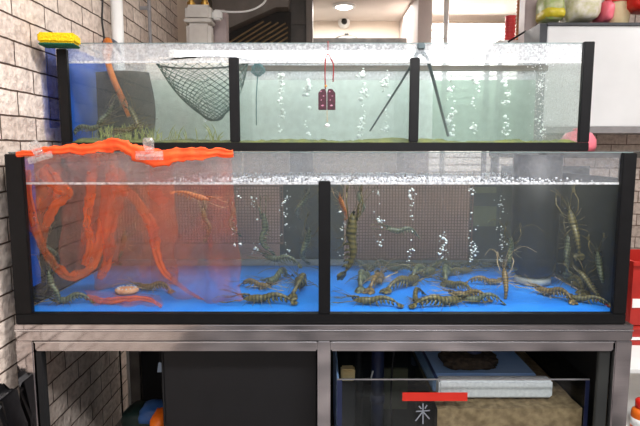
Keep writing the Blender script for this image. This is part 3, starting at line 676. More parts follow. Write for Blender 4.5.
ub('bottom_pane', XL + .008, XR - .008, YF + .023, YB - .021, Z_BOT + .004, Z_BASE - .003, M['bluefloor'])
ub('rear_sill', XL + .009, XR - .009, YB - .05, YB - .0215, Z_BASE - .0025, Z_BASE + .022, M['filtring'], .004)
ub('divider', lx(325) - .003, lx(325) + .003, YF + .02, YB - .052, Z_BASE, Z_WAT - .004, M['glass'])
w = obj('water', bx(XL + .0075, XR - .0075, YF + .0195, YB - .0195, Z_BASE - .0015, Z_WAT), M['water_lo'])
tag(w, 'murky water filling the lower prawn tank', 'water', kind='stuff')
ml = obj('water_line', bx(XL + .012, XR - .012, YF + .0088, YF + .0118, Z_WAT - .002, Z_WAT + .004), M['meniscus']); tag(ml, 'bright wet water line along the front pane of the lower tank', 'water line', kind='stuff')
# froth on the surface
bm = bmesh.new()
for k in range(2600):
    x = random.gauss(.15, .28) if random.random() < .7 else random.uniform(XL + .4, XR - .1); y = random.uniform(YF + .03, YB - .04)
    if abs(x) > .88: continue
    ball(bm, (x, y, Z_WAT + .001), random.uniform(.0010, .0046) * random.choice((.7, 1, 1.3)), 1, (1, 1, .7))
tag(obj('froth', bm, M['foam'], None, True), 'white froth of small bubbles on the lower tank water', 'froth', kind='stuff')
for px, py0, n, where in ((256, 196, 22, 'over the mesh in the left half'), (285, 190, 34, 'left of the middle black post'), (343, 188, 14, 'right of the middle black post'), (379, 188, 24, 'left side of the right-hand mesh'), (411, 188, 30, 'middle of the right-hand mesh'),
                          (443, 188, 26, 'right side of the right-hand mesh'), (473, 186, 34, 'at the right edge of the mesh'), (501, 186, 34, 'left of the black filter cylinder'), (236, 188, 14, 'over the orange net edge')):
    bubbles('bubble_column', 'rising white air bubbles in the lower tank, ' + where, px, 1.95 + random.uniform(-.1, .1), py0, 262, int(n * 1.3), (.0022, .0064), 5, 'bubbles in the lower tank')
# mesh partitions at the back
def mesh_panel(label, px0, px1, py0, py1):
    Y = YB - .056; l, r = P(px0, py1, Y), P(px1, py0, Y)
    t = thing('mesh_panel', label, 'mesh panel', (l.x, Y, l.z), 'brown plastic mesh panels')
    w, h = r.x - l.x, r.z - l.z; bm = bmesh.new(); s = .0125; k = 0
    while k * s < w: box(bm, k * s, k * s + .003, -.002, .001, 0, h); k += 1
    k = 0
    while k * s < h: box(bm, 0, w, .0012, .004, k * s, k * s + .003); k += 1
    obj('grid', bm, M['woodmesh'], t)
    bm = bmesh.new()
    for q in ((-.004, .0, -.003, .005, -.004, h + .004), (w, w + .004, -.003, .005, -.004, h + .004), (0, w, -.003, .005, -.004, -.0002), (0, w, -.003, .005, h + .0002, h + .004)): box(bm, *q)
    obj('border', bm, M['woodmesh'], t)
mesh_panel('brown plastic mesh panel at the back of the left half, partly behind the orange net', 118, 282, 186, 243)
mesh_panel('brown plastic mesh panel at the back of the right half', 347, 473, 186, 259)
ZS_ = Z_BOT + .0002
px_ok = lambda a: a == 498
for nm, lab, a_, b_, z0, z1, m in (('backing_board', 'pinkish brown board behind the left half of the lower tank', 112, 279, 262, 178, 'woodback'), ('backing_board', 'pinkish brown board behind the right half of the lower tank', 344, 470, 264, 178, 'woodback'),
                                   ('dark_board', 'dark board behind the lower tank between the two brown boards', 274, 350, 268, 177, 'darkpane'), ('dark_board', 'dark board behind the black filter cylinder', 498, 590, 268, 166, 'darkpane'), ('shelf_end', 'grey board with pale bands right of the brown board', 464, 504, 268, 177, 'darkpost')):
    Yb = YB + (.05 if m == 'woodback' or px_ok(a_) else .0635)
    l, r = P(a_, z0, Yb), P(b_, z1, Yb)
    if nm != 'shelf_end':
        tag(obj(nm, bx(l.x, r.x, Yb, Yb + .012, ZS_, r.z), M[m]), lab, 'board'); continue
    tb = thing(nm, lab, 'board', (l.x, Yb, ZS_)); obj('panel', bx(0, r.x - l.x, 0, .012, 0, r.z - ZS_), M[m], tb)
    for y0, y1 in ((226, 206), (193, 187)):
        p0, p1 = P(471.5, y0, Yb), P(496.0, y1, Yb); obj('pale_band', bx(p0.x - l.x, p1.x - l.x, -.012, -.0005, p0.z - ZS_, p1.z - ZS_, bev=.003), M['stone'], tb)
# filter cylinder
b0 = FL(538, 286, Z_BASE); 
t = thing('tank_filter', 'black filter cylinder with pale foot ring in the right half of the lower tank', 'filter', (P(536, 270, 1.92).x, 1.95, Z_BASE - .001))
rr = (P(559, 240, 1.92).x - P(514, 240, 1.92).x) / 2; hh = Z_TOP - Z_BASE - .012
bm = bmesh.new(); lathe(bm, [(rr * .72, .03), (rr * .9, .05), (rr, .09), (rr, hh * .55), (rr * 1.02, hh * .56), (rr * 1.02, hh)], 28); obj('shell', bm, M['filt'], t, True)
bm = bmesh.new(); lathe(bm, [(rr * .62, 0), (rr * .8, .004), (rr * .78, .022), (rr * .6, .0295)], 28); obj('foot_ring', bm, M['filtring'], t, True)
bm = bmesh.new(); tube(bm, [(rr * .3, .02, hh + .0005), (rr * .3, .02, hh + .004), (rr * .3, .02, hh + .009)], .014, 10); obj('outlet', bm, M['filt'], t, True)
# dark upright tube beside the filter
c = P(556, 240, 2.02)
tag(obj('riser_tube', (lambda bm: (tube(bm, [(c.x, 2.06, Z_BASE), (c.x, 2.06, Z_BASE + .2), (c.x, 2.06, Z_WAT + .07)], .026, 14), bm)[1])(bmesh.new()), M['filt'], None, True), 'black upright tube right behind the filter cylinder', 'tube')
# cream stone disc on the floor
c = FL(127, 293, Z_BASE)
t = thing('air_stone', 'oval cream air stone lying on the blue bottom under the orange net', 'air stone', c)
bm = bmesh.new(); lathe(bm, [(.03, 0), (.040, .006), (.040, .014), (.032, .018)], 24); 
for v in bm.verts: v.co.y *= .8
obj('disc', bm, M['shell'], t, True)
bm = bmesh.new()
for k in range(14):
    a_ = 2 * PI * k / 14; ball(bm, (math.cos(a_) * .03, math.sin(a_) * .024, .0185), .0035, 1)
obj('beads', bm, M['foam'], t, True)

# ------------------------------------------------------------------ prawns
def make_prawn(name, curl, hump, bodym, limbm, arms=1.0, seed=0):
    """head towards +X, belly -Z, 1 unit = body length from tail tip to rostrum root"""
    rnd = random.Random(seed)
    root = bpy.data.objects.new(name, None); COL.objects.link(root); root.empty_display_size = .03
    Lb = .16
    # spine
    n = 42; pts = []
    for i in range(n + 1):
        s = i / n
        x = (s - .5) * Lb
        z = hump * math.sin(PI * min(1, s / .62)) * .03 if s < .62 else 0
        y = curl * .05 * max(0, .55 - s) ** 2 * 3.2
        pts.append(Vector((x, y, z + .012)))
    def rad(s):                                      # half width, half height
        if s < .06: return .0052, .002
        if s < .58:
            seg = (s - .06) / .52 * 6; f = seg - int(seg); base = .0046 + .0074 * ((s - .06) / .52) ** .8
            return base * (.92 + .12 * f), base * (.98 + .16 * f)
        q = (s - .58) / .42
        b = .0156 * (1 - .28 * q - .45 * q ** 4) * (.84 + .16 * min(1, q * 4)) + .001 * math.sin(q * PI)
        return b * .9, b * 1.05
    bm = bmesh.new(); rings = []; m_ = 12
    for i, p in enumerate(pts):
        s = i / n; w, h = rad(s)
        t = (pts[min(i + 1, n)] - pts[max(i - 1, 0)]).normalized(); sd = Vector((0, 1, 0)); sd = (sd - t * sd.dot(t)).normalized(); up = t.cross(sd)
        if up.z < 0: up = -up
        ring = []
        for k in range(m_):
            a = 2 * PI * k / m_; ca, sa = math.cos(a), math.sin(a)
            hh = h * (1.0 if sa > 0 else .82)
            ring.append(bm.verts.new(p + sd * (ca * w) + up * (sa * hh)))
        rings.append(ring)
    for a, b in zip(rings, rings[1:]):
        for k in range(m_): bm.faces.new((a[k], a[(k + 1) % m_], b[(k + 1) % m_], b[k]))
    tipv = bm.verts.new(pts[-1] + Vector((.006, 0, .001)))
    for k in range(m_): bm.faces.new((rings[-1][k], rings[-1][(k + 1) % m_], tipv))
    bm.faces.new(list(reversed(rings[0])))
    hx = pts[-1].x
    # rostrum blade on the head
    rp = [Vector((hx - .02, 0, .026)), Vector((hx, 0, .0275)), Vector((hx + .018, 0, .026)), Vector((hx + .042, 0, .034))]
    tube(bm, rp, [.0025, .0035, .0028, .0005], 6, flat=(.45, 1.2))
    # tail fan
    tp = pts[1]; dirx = (pts[0] - pts[4]).normalized()
    for an, ln, wd in ((0, .028, .004), (.4, .032, .0076), (-.4, .032, .0076), (.8, .028, .0074), (-.8, .028, .0074)):
        d = (Matrix.Rotation(an, 3, 'Z') @ dirx); q = [tp, tp + d * ln * .45, tp + d * ln * .85, tp + d * ln]
        tube(bm, q, [wd * .35, wd, wd * .9, wd * .2], 6, flat=(1, .16))
    # side plates and swimmerets
    for k in range(5):
        s = .14 + k * .088; p = pts[int(s * n)]; w, h = rad(s)
        for sg in (-1, 1):
            tube(bm, [p + Vector((.002, sg * w * .75, -h * .5)), p + Vector((0, sg * w * .8, -h * 1.0 - .004)), p + Vector((-.006, sg * w * .9, -h - .011))], [.0042, .0035, .001], 5, flat=(1, .5))
    body = obj('body', bm, bodym, root, True)
    kids = [body]
    for sg in (-1, 1):
        bm = bmesh.new(); tube(bm, [(hx - .006, sg * .007, .019), (hx + .001, sg * .011, .022)], [.0018, .0018], 6); ball(bm, (hx + .003, sg * .012, .0225), .0036, 2); kids.append(obj('eye', bm, M['eye'], root, True))
        # long antenna
        bm = bmesh.new(); a1 = .5 + rnd.random() * .5
        tube(bm, cr([(hx, sg * .005, .016), (hx + .03, sg * .016 * a1, .026), (hx + .07, sg * .05 * a1, .03), (hx + .09, sg * .10 * a1, .026), (hx + .06, sg * .15 * a1, .02)], 5), .00075, 4)
        kids.append(obj('antenna', bm, limbm, root, True))
        bm = bmesh.new(); tube(bm, cr([(hx, sg * .003, .020), (hx + .025, sg * .008, .034), (hx + .055, sg * .02, .046), (hx + .08, sg * .035, .05)], 4), .0007, 4); kids.append(obj('antennule', bm, limbm, root, True))
        # clawed arm
        bm = bmesh.new(); sp = (.6 + .5 * rnd.random()) * arms; j = [(hx - .028, sg * .008, .008), (hx - .008, sg * .03 * sp, .017), (hx + .028, sg * .042 * sp, .014), (hx + .052, sg * .036 * sp, .008)]
        tube(bm, j, [.0016, .0015, .0017, .002], 6)
        e = Vector(j[-1]); tube(bm, [e, e + Vector((.014, sg * .003, 0)), e + Vector((.03, -sg * .002, 0))], [.002, .0014, .0005], 6); tube(bm, [e, e + Vector((.013, -sg * .004, 0)), e + Vector((.029, -sg * .005, 0))], [.0017, .0012, .0005], 6)
        kids.append(obj('claw_arm', bm, limbm, root, True))
        for k in range(4):
            bm = bmesh.new(); bx0 = hx - .034 - k * .011; fw = .014 - k * .011
            tube(bm, [(bx0, sg * .008, .006), (bx0 + fw, sg * (.026 + .003 * k), .014), (bx0 + fw * 2 + .004, sg * (.040 + .003 * k), -.001)], [.0013, .0011, .0005], 5); kids.append(obj('walking_leg', bm, limbm, root, True))
    KIDS[root.name] = kids
    return root
PROTO = {}
specs = {'olive': ('prawnA', 'prawnlimb', .15, .5), 'grey': ('prawnB', 'prawnlimb', -.3, .9), 'brown': ('prawnC', 'prawnlimb2', .3, .7), 'amber': ('prawnD', 'prawnlimb2', 0, .3), 'bent': ('prawnA', 'prawnlimb', 1.0, 1.1)}
used = set()
def prawn(kind, tail, head, label, up=(0, 0, 1), group='river prawns in the lower tank', smin=.75, smax=1.25, lift=None):
    tail, head = Vector(tail), Vector(head); d = head - tail; L = d.length; s = max(smin, min(smax, L / .19)); c = (tail + head) / 2
    if kind not in PROTO:
        b, l, cu, hu = specs[kind]; PROTO[kind] = make_prawn('prawn', cu, hu, M[b], M[l], seed=len(PROTO)); o = PROTO[kind]
    else: o = copy_tree(PROTO[kind])
    x = d.normalized(); u = Vector(up); y = u.cross(x)
    y = y.normalized(); z = x.cross(y)
    R = Matrix((x, y, z)).transposed().to_4x4()
    o.matrix_world = Matrix.Translation(c) @ R @ Matrix.Diagonal((s, s, s, 1))
    tag(o, label, 'prawn', group)
    return o
zf = Z_BASE + .001
def fp(kind, a, b, label, **k): 
    A, B = FL(*a, zf), FL(*b, zf)
    A.y = min(max(A.y, YF + .05), YB - .09); B.y = min(max(B.y, YF + .05), YB - .09)
    return prawn(kind, A, B, label, **k)
def hp(kind, a, b, label, up, **k): return prawn(kind, P(*a), P(*b), label, up=up, **k)
# left half
hp('grey', (54, 306, 1.67), (46, 270, 1.66), 'grey prawn standing upright in the lower left corner of the tank', (1, -.5, 0))
fp('grey', (92, 303), (50, 303), 'grey prawn lying on the bottom in the front left corner')
hp('grey', (56, 264, 1.80), (33, 236, 1.74), 'dark prawn climbing the left side glass outside the orange net', (1, -.4, .3))
hp('amber', (40, 254, 1.74), (44, 232, 1.70), 'pink-whiskered prawn caught in the left loop of the orange net', (1, -.4, 0), smin=.5)
hp('brown', (122, 262, 1.86), (126, 230, 1.84), 'pale-whiskered prawn upright behind the orange net folds', (0, -1, 0))
fp('brown', (175, 291), (135, 289), 'brown prawn on the blue bottom behind the cream air stone')
hp('amber', (172, 194, 1.8), (212, 203, 1.8), 'orange prawn swimming near the surface by the left mesh', (0, -.3, 1))
hp('brown', (206, 238, 1.98), (200, 208, 1.98), 'dark reddish prawn hanging before the left mesh under the orange one', (1, -.3, 0))
hp('grey', (240, 236, 1.98), (234, 200, 2.0), 'slim dark prawn hanging at the edge of the orange net', (-1, -.3, 0))
fp('olive', (296, 303), (240, 302), 'big olive prawn lying lengthwise at the front of the left half')
fp('brown', (240, 286), (272, 289), 'brown prawn just behind the big olive prawn in the left half')
fp('grey', (292, 276), (264, 287), 'grey-green prawn at the back of the left group, facing left')
fp('bent', (316, 303), (292, 278), 'prawn slanting beside the foot of the middle black post, left side')
hp('grey', (272, 254, 1.99), (266, 210, 1.98), 'large dark prawn hanging at the right edge of the left mesh', (-1, -.5, 0))
hp('grey', (304, 262, 1.92), (312, 226, 1.86), 'yellow-faced prawn clinging left of the middle black post', (-.6, -1, 0))
hp('grey', (298, 214, 2.05), (310, 192, 2.0), 'prawn high up by the middle post in the left half', (-.6, -1, 0))
hp('grey', (300, 268, 1.95), (262, 258, 2.0), 'shadowy prawn along the grey rear sill in the left half', (0, -.3, 1))
# right half
hp('olive', (342, 277, 1.70), (350, 206, 1.70), 'long olive prawn hanging upright right of the middle black post', (1, -.8, 0))
hp('amber', (345, 216, 1.74), (338, 196, 1.70), 'small orange-clawed prawn above the long upright prawn', (.6, -1, 0), smin=.55)
hp('grey', (360, 216, 1.98), (356, 190, 1.98), 'small dark prawn head up at the left edge of the right mesh', (1, -.3, 0), smin=.5)
hp('grey', (417, 238, 1.98), (386, 231, 1.98), 'dark prawn swimming level across the right mesh', (0, -.2, 1))
fp('grey', (354, 292), (370, 276), 'grey prawn nearest the middle post among those on the blue bottom')
fp('brown', (372, 298), (384, 274), 'brown prawn pointing away, second from the middle post')
fp('olive', (386, 294), (422, 280), 'olive prawn slanting to the back right over bare blue floor')
fp('olive', (402, 306), (350, 303), 'olive prawn lengthwise along the front glass near the middle post')
fp('bent', (414, 296), (416, 304), 'prawn facing the front glass head-on in the right half', smin=.7, smax=.8)
fp('olive', (412, 308), (466, 303), 'olive prawn along the front glass in the middle of the right half')
fp('brown', (492, 300), (446, 296), 'brown prawn lying behind the front row, left of centre right')
fp('grey', (496, 304), (468, 302), 'grey prawn overlapping the front row, right of the middle')
fp('grey', (436, 290), (454, 268), 'grey prawn pointing to the back below the right mesh')
fp('brown', (472, 284), (498, 284), 'short tan prawn alone on blue floor left of the filter')
hp('brown', (508, 304, 1.74), (504, 268, 1.80), 'brown prawn upright on its tail just left of the filter foot', (-.3, -1, 0))
hp('grey', (510, 268, 1.84), (512, 236, 1.80), 'pale-whiskered prawn clinging to the side of the filter cylinder', (-.6, -1, 0))
fp('brown', (578, 303), (532, 291), 'tan prawn stretched from the filter foot towards the right')
fp('olive', (606, 305), (570, 300), 'olive prawn lying in the front right corner')
hp('olive', (606, 300, 1.70), (578, 268, 1.80), 'dark prawn sloping up along the right corner', (-1, -.5, .2))
hp('grey', (603, 290, 1.72), (597, 248, 1.72), 'grey prawn upright with spread whiskers by the right glass', (-.5, -1, 0))
hp('olive', (582, 258, 1.80), (568, 206, 1.86), 'tall yellowish prawn upright in front of the right dark panel', (-.3, -1, 0), smax=1.4)
hp('grey', (562, 276, 1.92), (572, 226, 1.98), 'greenish prawn upright behind the tall yellowish one', (-.5, -1, 0), smax=1.5)
fp('olive', (588, 296), (562, 278), 'olive prawn at the base of the tall yellowish prawn')
back = [((372, 268), (396, 264)), ((398, 264), (424, 268)), ((430, 262), (460, 268)), ((462, 266), (488, 263)), ((490, 262), (516, 268)), ((412, 274), (388, 270)), ((352, 266), (372, 270)), ((444, 276), (474, 272)), ((540, 268), (516, 272)), ((404, 284), (438, 272)), ((476, 294), (440, 284))]
for i, (a_, b_) in enumerate(back):
    fp(('grey', 'olive', 'grey')[i % 3], a_, b_, 'murky prawn among the crowd along the grey rear sill of the right half')
# upper tank
UG = 'prawns in the upper tank'
hp('grey', (72, 138, 1.98), (106, 127, 1.96), 'green-grey prawn in the front left corner of the upper tank', (0, -.2, 1), group=UG)
hp('olive', (106, 138, 1.98), (138, 130, 1.96), 'tan prawn on the bottom of the upper tank beneath the orange hose', (0, -.2, 1), group=UG)
hp('olive', (147, 134, 2.03), (130, 106, 2.03), 'yellow-tailed prawn upright against the dark reflection sheet in the upper tank', (-.4, -1, 0), group=UG)
hp('grey', (98, 132, 2.05), (116, 104, 2.03), 'whiskered prawn climbing the dark reflection sheet in the upper tank', (-.4, -1, 0), group=UG)

# ------------------------------------------------------------------ orange net
t = thing('orange_net', 'orange netting draped over the left front rim of the lower tank', 'net', P(120, 152, YF))
o_ = t.location.copy()
def ribbon(name, pts, wid, m, thick=.2, n=8, ripple=0):
    """flattened soft fold through pixel/depth points; wid in metres at each"""
    c = cr([tuple(P(p[0], p[1], p[2]) - o_) + (w_,) for p, w_ in zip(pts, wid)], n)
    bm = bmesh.new(); ctr = [Vector(q[:3]) + Vector((0, .006 * noise.noise(Vector(q[:3]) * 30), .004 * noise.noise(Vector(q[:3]) * 45 + Vector((5, 0, 0))))) for q in c]
    N_ = 20; rings = []
    for i, p in enumerate(ctr):
        tn = (ctr[min(i + 1, len(ctr) - 1)] - ctr[max(i - 1, 0)]).normalized(); f = Vector((0, 1, 0)); sd = tn.cross(f)
        sd = sd.normalized() if sd.length > .05 else Vector((1, 0, 0)); f = sd.cross(tn).normalized(); w_ = c[i][3] * (1 + .25 * noise.noise(p * 40))
        rings.append([bm.verts.new(p + sd * math.cos(a) * w_ * (1 + ripple * .35 * noise.noise(Vector((i * .5, math.copysign(3, math.cos(a)), w_ * 50)))) + f * (math.sin(a) * w_ * thick + ripple * .0022 * math.sin(math.cos(a) * 6 + i * .12))) for a in (2 * PI * k / N_ for k in range(N_))])
    for a, b in zip(rings, rings[1:]):
        for k in range(N_): bm.faces.new((a[k], a[(k + 1) % N_], b[(k + 1) % N_], b[k]))
    bm.faces.new(rings[0]); bm.faces.new(rings[-1])
    return obj(name, bm, m, t, True)
fy = YF - .013
ribbon('rim_fold', [(16, 154, fy), (30, 153, fy), (45, 151, fy), (62, 149, fy), (80, 148.5, fy), (98, 147, fy), (112, 145, fy), (122, 145.5, fy), (132, 150, fy), (145, 156, fy), (160, 157.5, fy), (180, 155, fy), (205, 153.5, fy), (233, 152.8, fy)],
       [.006, .010, .013, .014, .015, .017, .018, .019, .022, .023, .022, .019, .015, .011], M['orange'], .22, ripple=.8)
def sheet(name, top, bot, m, wav=.03, nx=40, ny=30, seed=0):
    tp = cr([(*P(*q),) for q in top], 8); bt = cr([(*P(*q),) for q in bot], 8); bm = bmesh.new(); G = []
    for i in range(nx + 1):
        s = i / nx
        def at(pl): 
            f = s * (len(pl) - 1); k = min(int(f), len(pl) - 2); return Vector(pl[k]).lerp(Vector(pl[k + 1]), f - k)
        a, b = at(tp), at(bt); row = []
        for j in range(ny + 1):
            v = j / ny; p = a.lerp(b, v) - o_
            p.y += wav * math.sin(s * 17 + seed + v * 2) * v ** .5 + .03 * noise.noise(Vector((s * 5, v * 4, seed))); p.x += .02 * noise.noise(Vector((s * 3, v * 5, seed + 9))) * v
            p.y = min(max(p.y, YF + .03 - o_.y), YB - .10 - o_.y)
            row.append(bm.verts.new(p))
        G.append(row)
    for i in range(nx):
        for j in range(ny): bm.faces.new((G[i][j], G[i + 1][j], G[i + 1][j + 1], G[i][j + 1]))
    o = obj(name, bm, m, t, True); md = o.modifiers.new('thickness', 'SOLIDIFY'); md.thickness = .001; return o
sy = YF + .045
sheet('hanging_sheet', [(20, 153, sy), (38, 152, sy), (62, 152, sy)], [(26, 250, 1.66), (42, 236, 1.68), (60, 200, 1.68)], M['orangeveil'], .02, 20, 24, 1)
sheet('hanging_sheet', [(58, 151, sy), (78, 151, sy), (96, 151, sy)], [(72, 170, 1.65), (84, 166, 1.66), (96, 172, 1.66)], M['orangeveil2'], .01, 16, 12, 2)
sheet('hanging_sheet', [(90, 152, sy), (115, 152, sy), (145, 154, sy), (172, 156, sy)], [(84, 262, 1.86), (100, 292, 1.9), (140, 290, 1.95), (176, 288, 1.9)], M['orangeveil'], .035, 44, 34, 3)
sheet('hanging_sheet', [(60, 168, 1.66), (78, 166, 1.66), (96, 166, 1.66)], [(58, 268, 1.74), (74, 276, 1.76), (96, 262, 1.8)], M['orangeveil2'], .02, 20, 24, 6)
sheet('hanging_sheet', [(150, 160, sy), (185, 158, sy), (212, 158, sy), (231, 157, sy)], [(150, 290, 1.86), (190, 302, 1.75), (218, 304, 1.70), (244, 298, 1.68)], M['orangeveil2'], .025, 44, 34, 5)
sheet('floor_sheet', [(84, 290, 1.8), (120, 292, 1.8), (165, 296, 1.78)], [(96, 306, 1.66), (130, 306, 1.66), (163, 306, 1.66)], M['orangeveil2'], .01, 24, 10, 8)
B = M['orangeband']
ribbon('gathered_band', [(25, 170, 1.62), (30, 205, 1.62), (40, 242, 1.64), (55, 266, 1.68), (72, 276, 1.70), (90, 268, 1.74), (100, 245, 1.76), (106, 205, 1.76), (113, 172, 1.7)], [0.0144, 0.0120, 0.0132, 0.0156, 0.0156, 0.0168, 0.0192, 0.0216, 0.0240], B, .07, ripple=1)
ribbon('gathered_band', [(42, 168, 1.62), (58, 186, 1.63), (68, 194, 1.64), (56, 206, 1.65), (46, 226, 1.66), (42, 244, 1.67)], [0.0240, 0.0216, 0.0144, 0.0144, 0.0144, 0.0096], B, .07, ripple=1)
ribbon('gathered_band', [(92, 172, 1.64), (90, 196, 1.66), (87, 220, 1.68), (90, 246, 1.70), (84, 266, 1.72)], [0.0144, 0.0144, 0.0132, 0.0132, 0.0096], B, .07, ripple=1)
ribbon('gathered_band', [(118, 168, 1.66), (120, 196, 1.76), (111, 225, 1.78), (108, 258, 1.8), (100, 280, 1.8)], [0.0240, 0.0192, 0.0168, 0.0168, 0.0120], B, .07, ripple=1)
ribbon('gathered_band', [(122, 185, 1.75), (140, 206, 1.76), (152, 226, 1.77), (156, 250, 1.78), (164, 270, 1.78), (184, 288, 1.76), (206, 302, 1.72)], [0.0144, 0.0156, 0.0168, 0.0168, 0.0120, 0.0072, 0.0036], B, .07, ripple=1)
ribbon('gathered_band', [(84, 297, 1.69), (104, 301, 1.67), (126, 299, 1.66), (146, 299, 1.66), (162, 306, 1.64)], [0.0072, 0.0108, 0.0096, 0.0084, 0.0048], B, .07, ripple=1)
# clips
def clip(label, px, py, px0, px1, py0, py1, tilt):
    y = fy - .0085; t = thing('plastic_clip', label, 'clip', P(px, py, y), 'clear clips holding the orange net'); o2 = t.location.copy(); t.rotation_euler = (0, tilt, 0)
    a_, b_ = P(px0, py1, y) - o2, P(px1, py0, y) - o2
    obj('jaw_plate', bx(a_.x, b_.x, -.004, .002, a_.z, b_.z, bev=.0015), M['clip'], t)
    obj('jaw_ridge', bx(a_.x + .003, b_.x - .003, -.009, -.0045, (a_.z + b_.z) / 2 - .003, (a_.z + b_.z) / 2 + .003, bev=.001), M['clip'], t)
    bm = bmesh.new(); tube(bm, [(0, 0, b_.z - .002), (0, -.008, b_.z + .014), (0, -.012, b_.z + .028), (0, -.012, b_.z + .038)], [.011, .013, .014, .010], 10, flat=(1.2, .4)); obj('lever', bm, M['clip'], t, True)
    bm = bmesh.new(); tube(bm, [(-.012, -.006, b_.z + .006), (.012, -.006, b_.z + .006)], .004, 10); obj('spring', bm, M['clip'], t, True)
clip('clear plastic clip on the orange net at the far left corner of the rim', 41, 158, 28, 53, 154, 161, -.28)
clip('clear plastic clip on the orange net below the scoop net', 150, 155, 136, 163, 151, 160, 0)

# ------------------------------------------------------------------ steel stand
SY0, SY1 = YF - .012, 2.40; ZS = Z_BOT
def sx(px, py=335): return P(px, py, SY0).x
SL, SR = XL - .002, P(633.5, 330, SY0).x
t = thing('steel_stand', 'long stainless steel stand carrying the lower tank', 'stand', (0, SY0, 0)); O = t.location.copy()
z1 = P(320, 325, SY0).z; z2 = P(320, 341, SY0).z; z3 = P(320, 342, SY0).z; z4 = P(320, 352, SY0).z
ub('top_plate', SL, SR, SY0, SY1, ZS - .016, ZS - .0005, M['steel'], .002)
ub('front_rail', SL, SR, SY0 - .001, SY0 + .035, z2, ZS - .0165, M['steel'], .005)
lw = sx(32) - SL; rw = SR - sx(616.5)
ub('highlight_lip', SL, SR, SY0 - .0035, SY0 - .0012, ZS - .0195, ZS - .0150, M['glint'], .001)  # bright lips added along the rail tops to draw thin highlight lines
ub('highlight_lip', SL + lw + .003, sx(317.3), SY0 + .0005, SY0 + .0035, z3 - .0035, z3 + .0005, M['glint'], .001)
ub('highlight_lip', sx(330.8), SR - rw - .003, SY0 + .0005, SY0 + .0035, z3 - .0035, z3 + .0005, M['glint'], .001)
ub('leg', SL, SL + lw, SY0 - .0005, SY0 + .045, .0, z2 - .0006, M['steel'], .003)
ub('leg', SR - rw, SR, SY0 - .0005, SY0 + .045, .0, z2 - .0006, M['steel'], .003)
ub('centre_post', sx(317.5), sx(330.5), SY0 - .0005, SY0 + .045, .0, z2 - .0006, M['steel'], .003)
ub('door_rail', SL + lw + .003, sx(317.3), SY0 + .004, SY0 + .034, z4, z3, M['steel'], .004)
ub('door_rail', sx(330.8), SR - rw - .003, SY0 + .004, SY0 + .034, z4, z3, M['steel'], .004)
ub('door_stile', SL + lw + .003, sx(42, 380), SY0 + .006, SY0 + .034, .22, z4 - .001, M['soot'], .002)
ub('door_stile', sx(601, 380), SR - rw - .003, SY0 + .02, SY0 + .034, .22, z4 - .001, M['darkpane'], .002)
rx = P(130, 380, SY1 - .05).x; rx2 = P(140, 380, SY1 - .05).x
ub('leg', rx, rx2, SY1 - .05, SY1 - .01, 0, ZS - .017, M['steel_d'], .002)
ub('leg', SR - .04, SR, SY1 - .05, SY1 - .01, 0, ZS - .017, M['steel_d'], .002)
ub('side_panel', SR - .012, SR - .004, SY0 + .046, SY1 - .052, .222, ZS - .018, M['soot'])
ub('lower_shelf', P(163, 400, YF + .1).x - .01, SR - .002, SY0 + .046, SY1 - .052, .20, .22, M['steel_d'], .002)
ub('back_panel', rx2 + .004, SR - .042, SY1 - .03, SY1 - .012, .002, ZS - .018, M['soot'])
# black board in front-left opening
l = P(163, 352, YF + .10); r = P(316, 352, YF + .10)
t = thing('black_board', 'large black board standing in the left opening of the stand', 'board', (l.x, YF + .1, .2205))
obj('panel', bx(0, r.x - l.x, 0, .02, 0, z4 - .24, bev=.003), M['black'], t)
obj('edge_trim', bx(-.006, -.0005, -.002, .022, 0, z4 - .24), M['soot'], t)
# items at the bottom left
c = P(156, 425, 2.0)
for nm, lab, px0, px1, py0, py1, Y, m, sd in (('dark_green_bag', 'dark green plastic bag low beside the brick wall under the stand', 126, 166, 405, 470, 2.05, 'darkgreen', 3), ('blue_bag', 'blue bag lying on the dark green one under the stand', 142, 170, 404, 420, 1.92, 'bluecloth', 8), ('orange_bag', 'orange bag in front of the blue bag under the stand', 153, 168, 412, 440, 1.84, 'orangecloth', 14)):
    l, r = P(px0, py1, Y), P(px1, py0, Y)
    if nm == 'dark_green_bag': l.z = 0
    tag(obj(nm, blob(((l.x + r.x) / 2, Y, (l.z + r.z) / 2), (r.x - l.x, .12, r.z - l.z), sd, 3, .3, 2.2), M[m], None, True), lab, 'bag')
l, r = P(157.5, 372.5, 1.75), P(162, 362, 1.75)
t = thing('price_tag', 'small pale blue tag hanging left of the black board', 'tag', ((l.x + r.x) / 2, 1.75, r.z))
bm = bmesh.new(); prism(bm, [(-.009, -.036), (.006, -.036), (.007, -.004), (0, 0), (-.004, -.004)], -.001, .001); obj('card', bm, M['paleblue'], t)
bm = bmesh.new(); tube(bm, [(0, 0, -.002), (.002, 0, .03), (.003, 0, z4 - r.z)], .0006, 5); obj('string', bm, M['cable'], t)
l, r = P(-12, 470, 1.5), P(22, 384, 1.5)
t = thing('black_bag', 'black crumpled plastic bag against the brick wall at lower left', 'bag', ((l.x + r.x) / 2, 1.5, l.z)); 
bm = bmesh.new(); h = r.z - l.z; wd = r.x - l.x
prism(bm, [(-wd * .5, 0), (wd * .42, 0), (wd * .34, h * .45), (wd * .17, h * .93), (wd * .05, h * .80), (-.01, h * .84), (-wd * .16, h * .99), (-wd * .30, h * .86), (-wd * .5, h * .92)], -.05, .05, .012); obj('bag_body', bm, M['blackbag'], t)
bm = bmesh.new(); tube(bm, [(-wd * .16, 0, h * .95), (-wd * .14, 0, h * 1.02)], [.012, .004], 6); obj('bag_corner', bm, M['blackbag'], t)

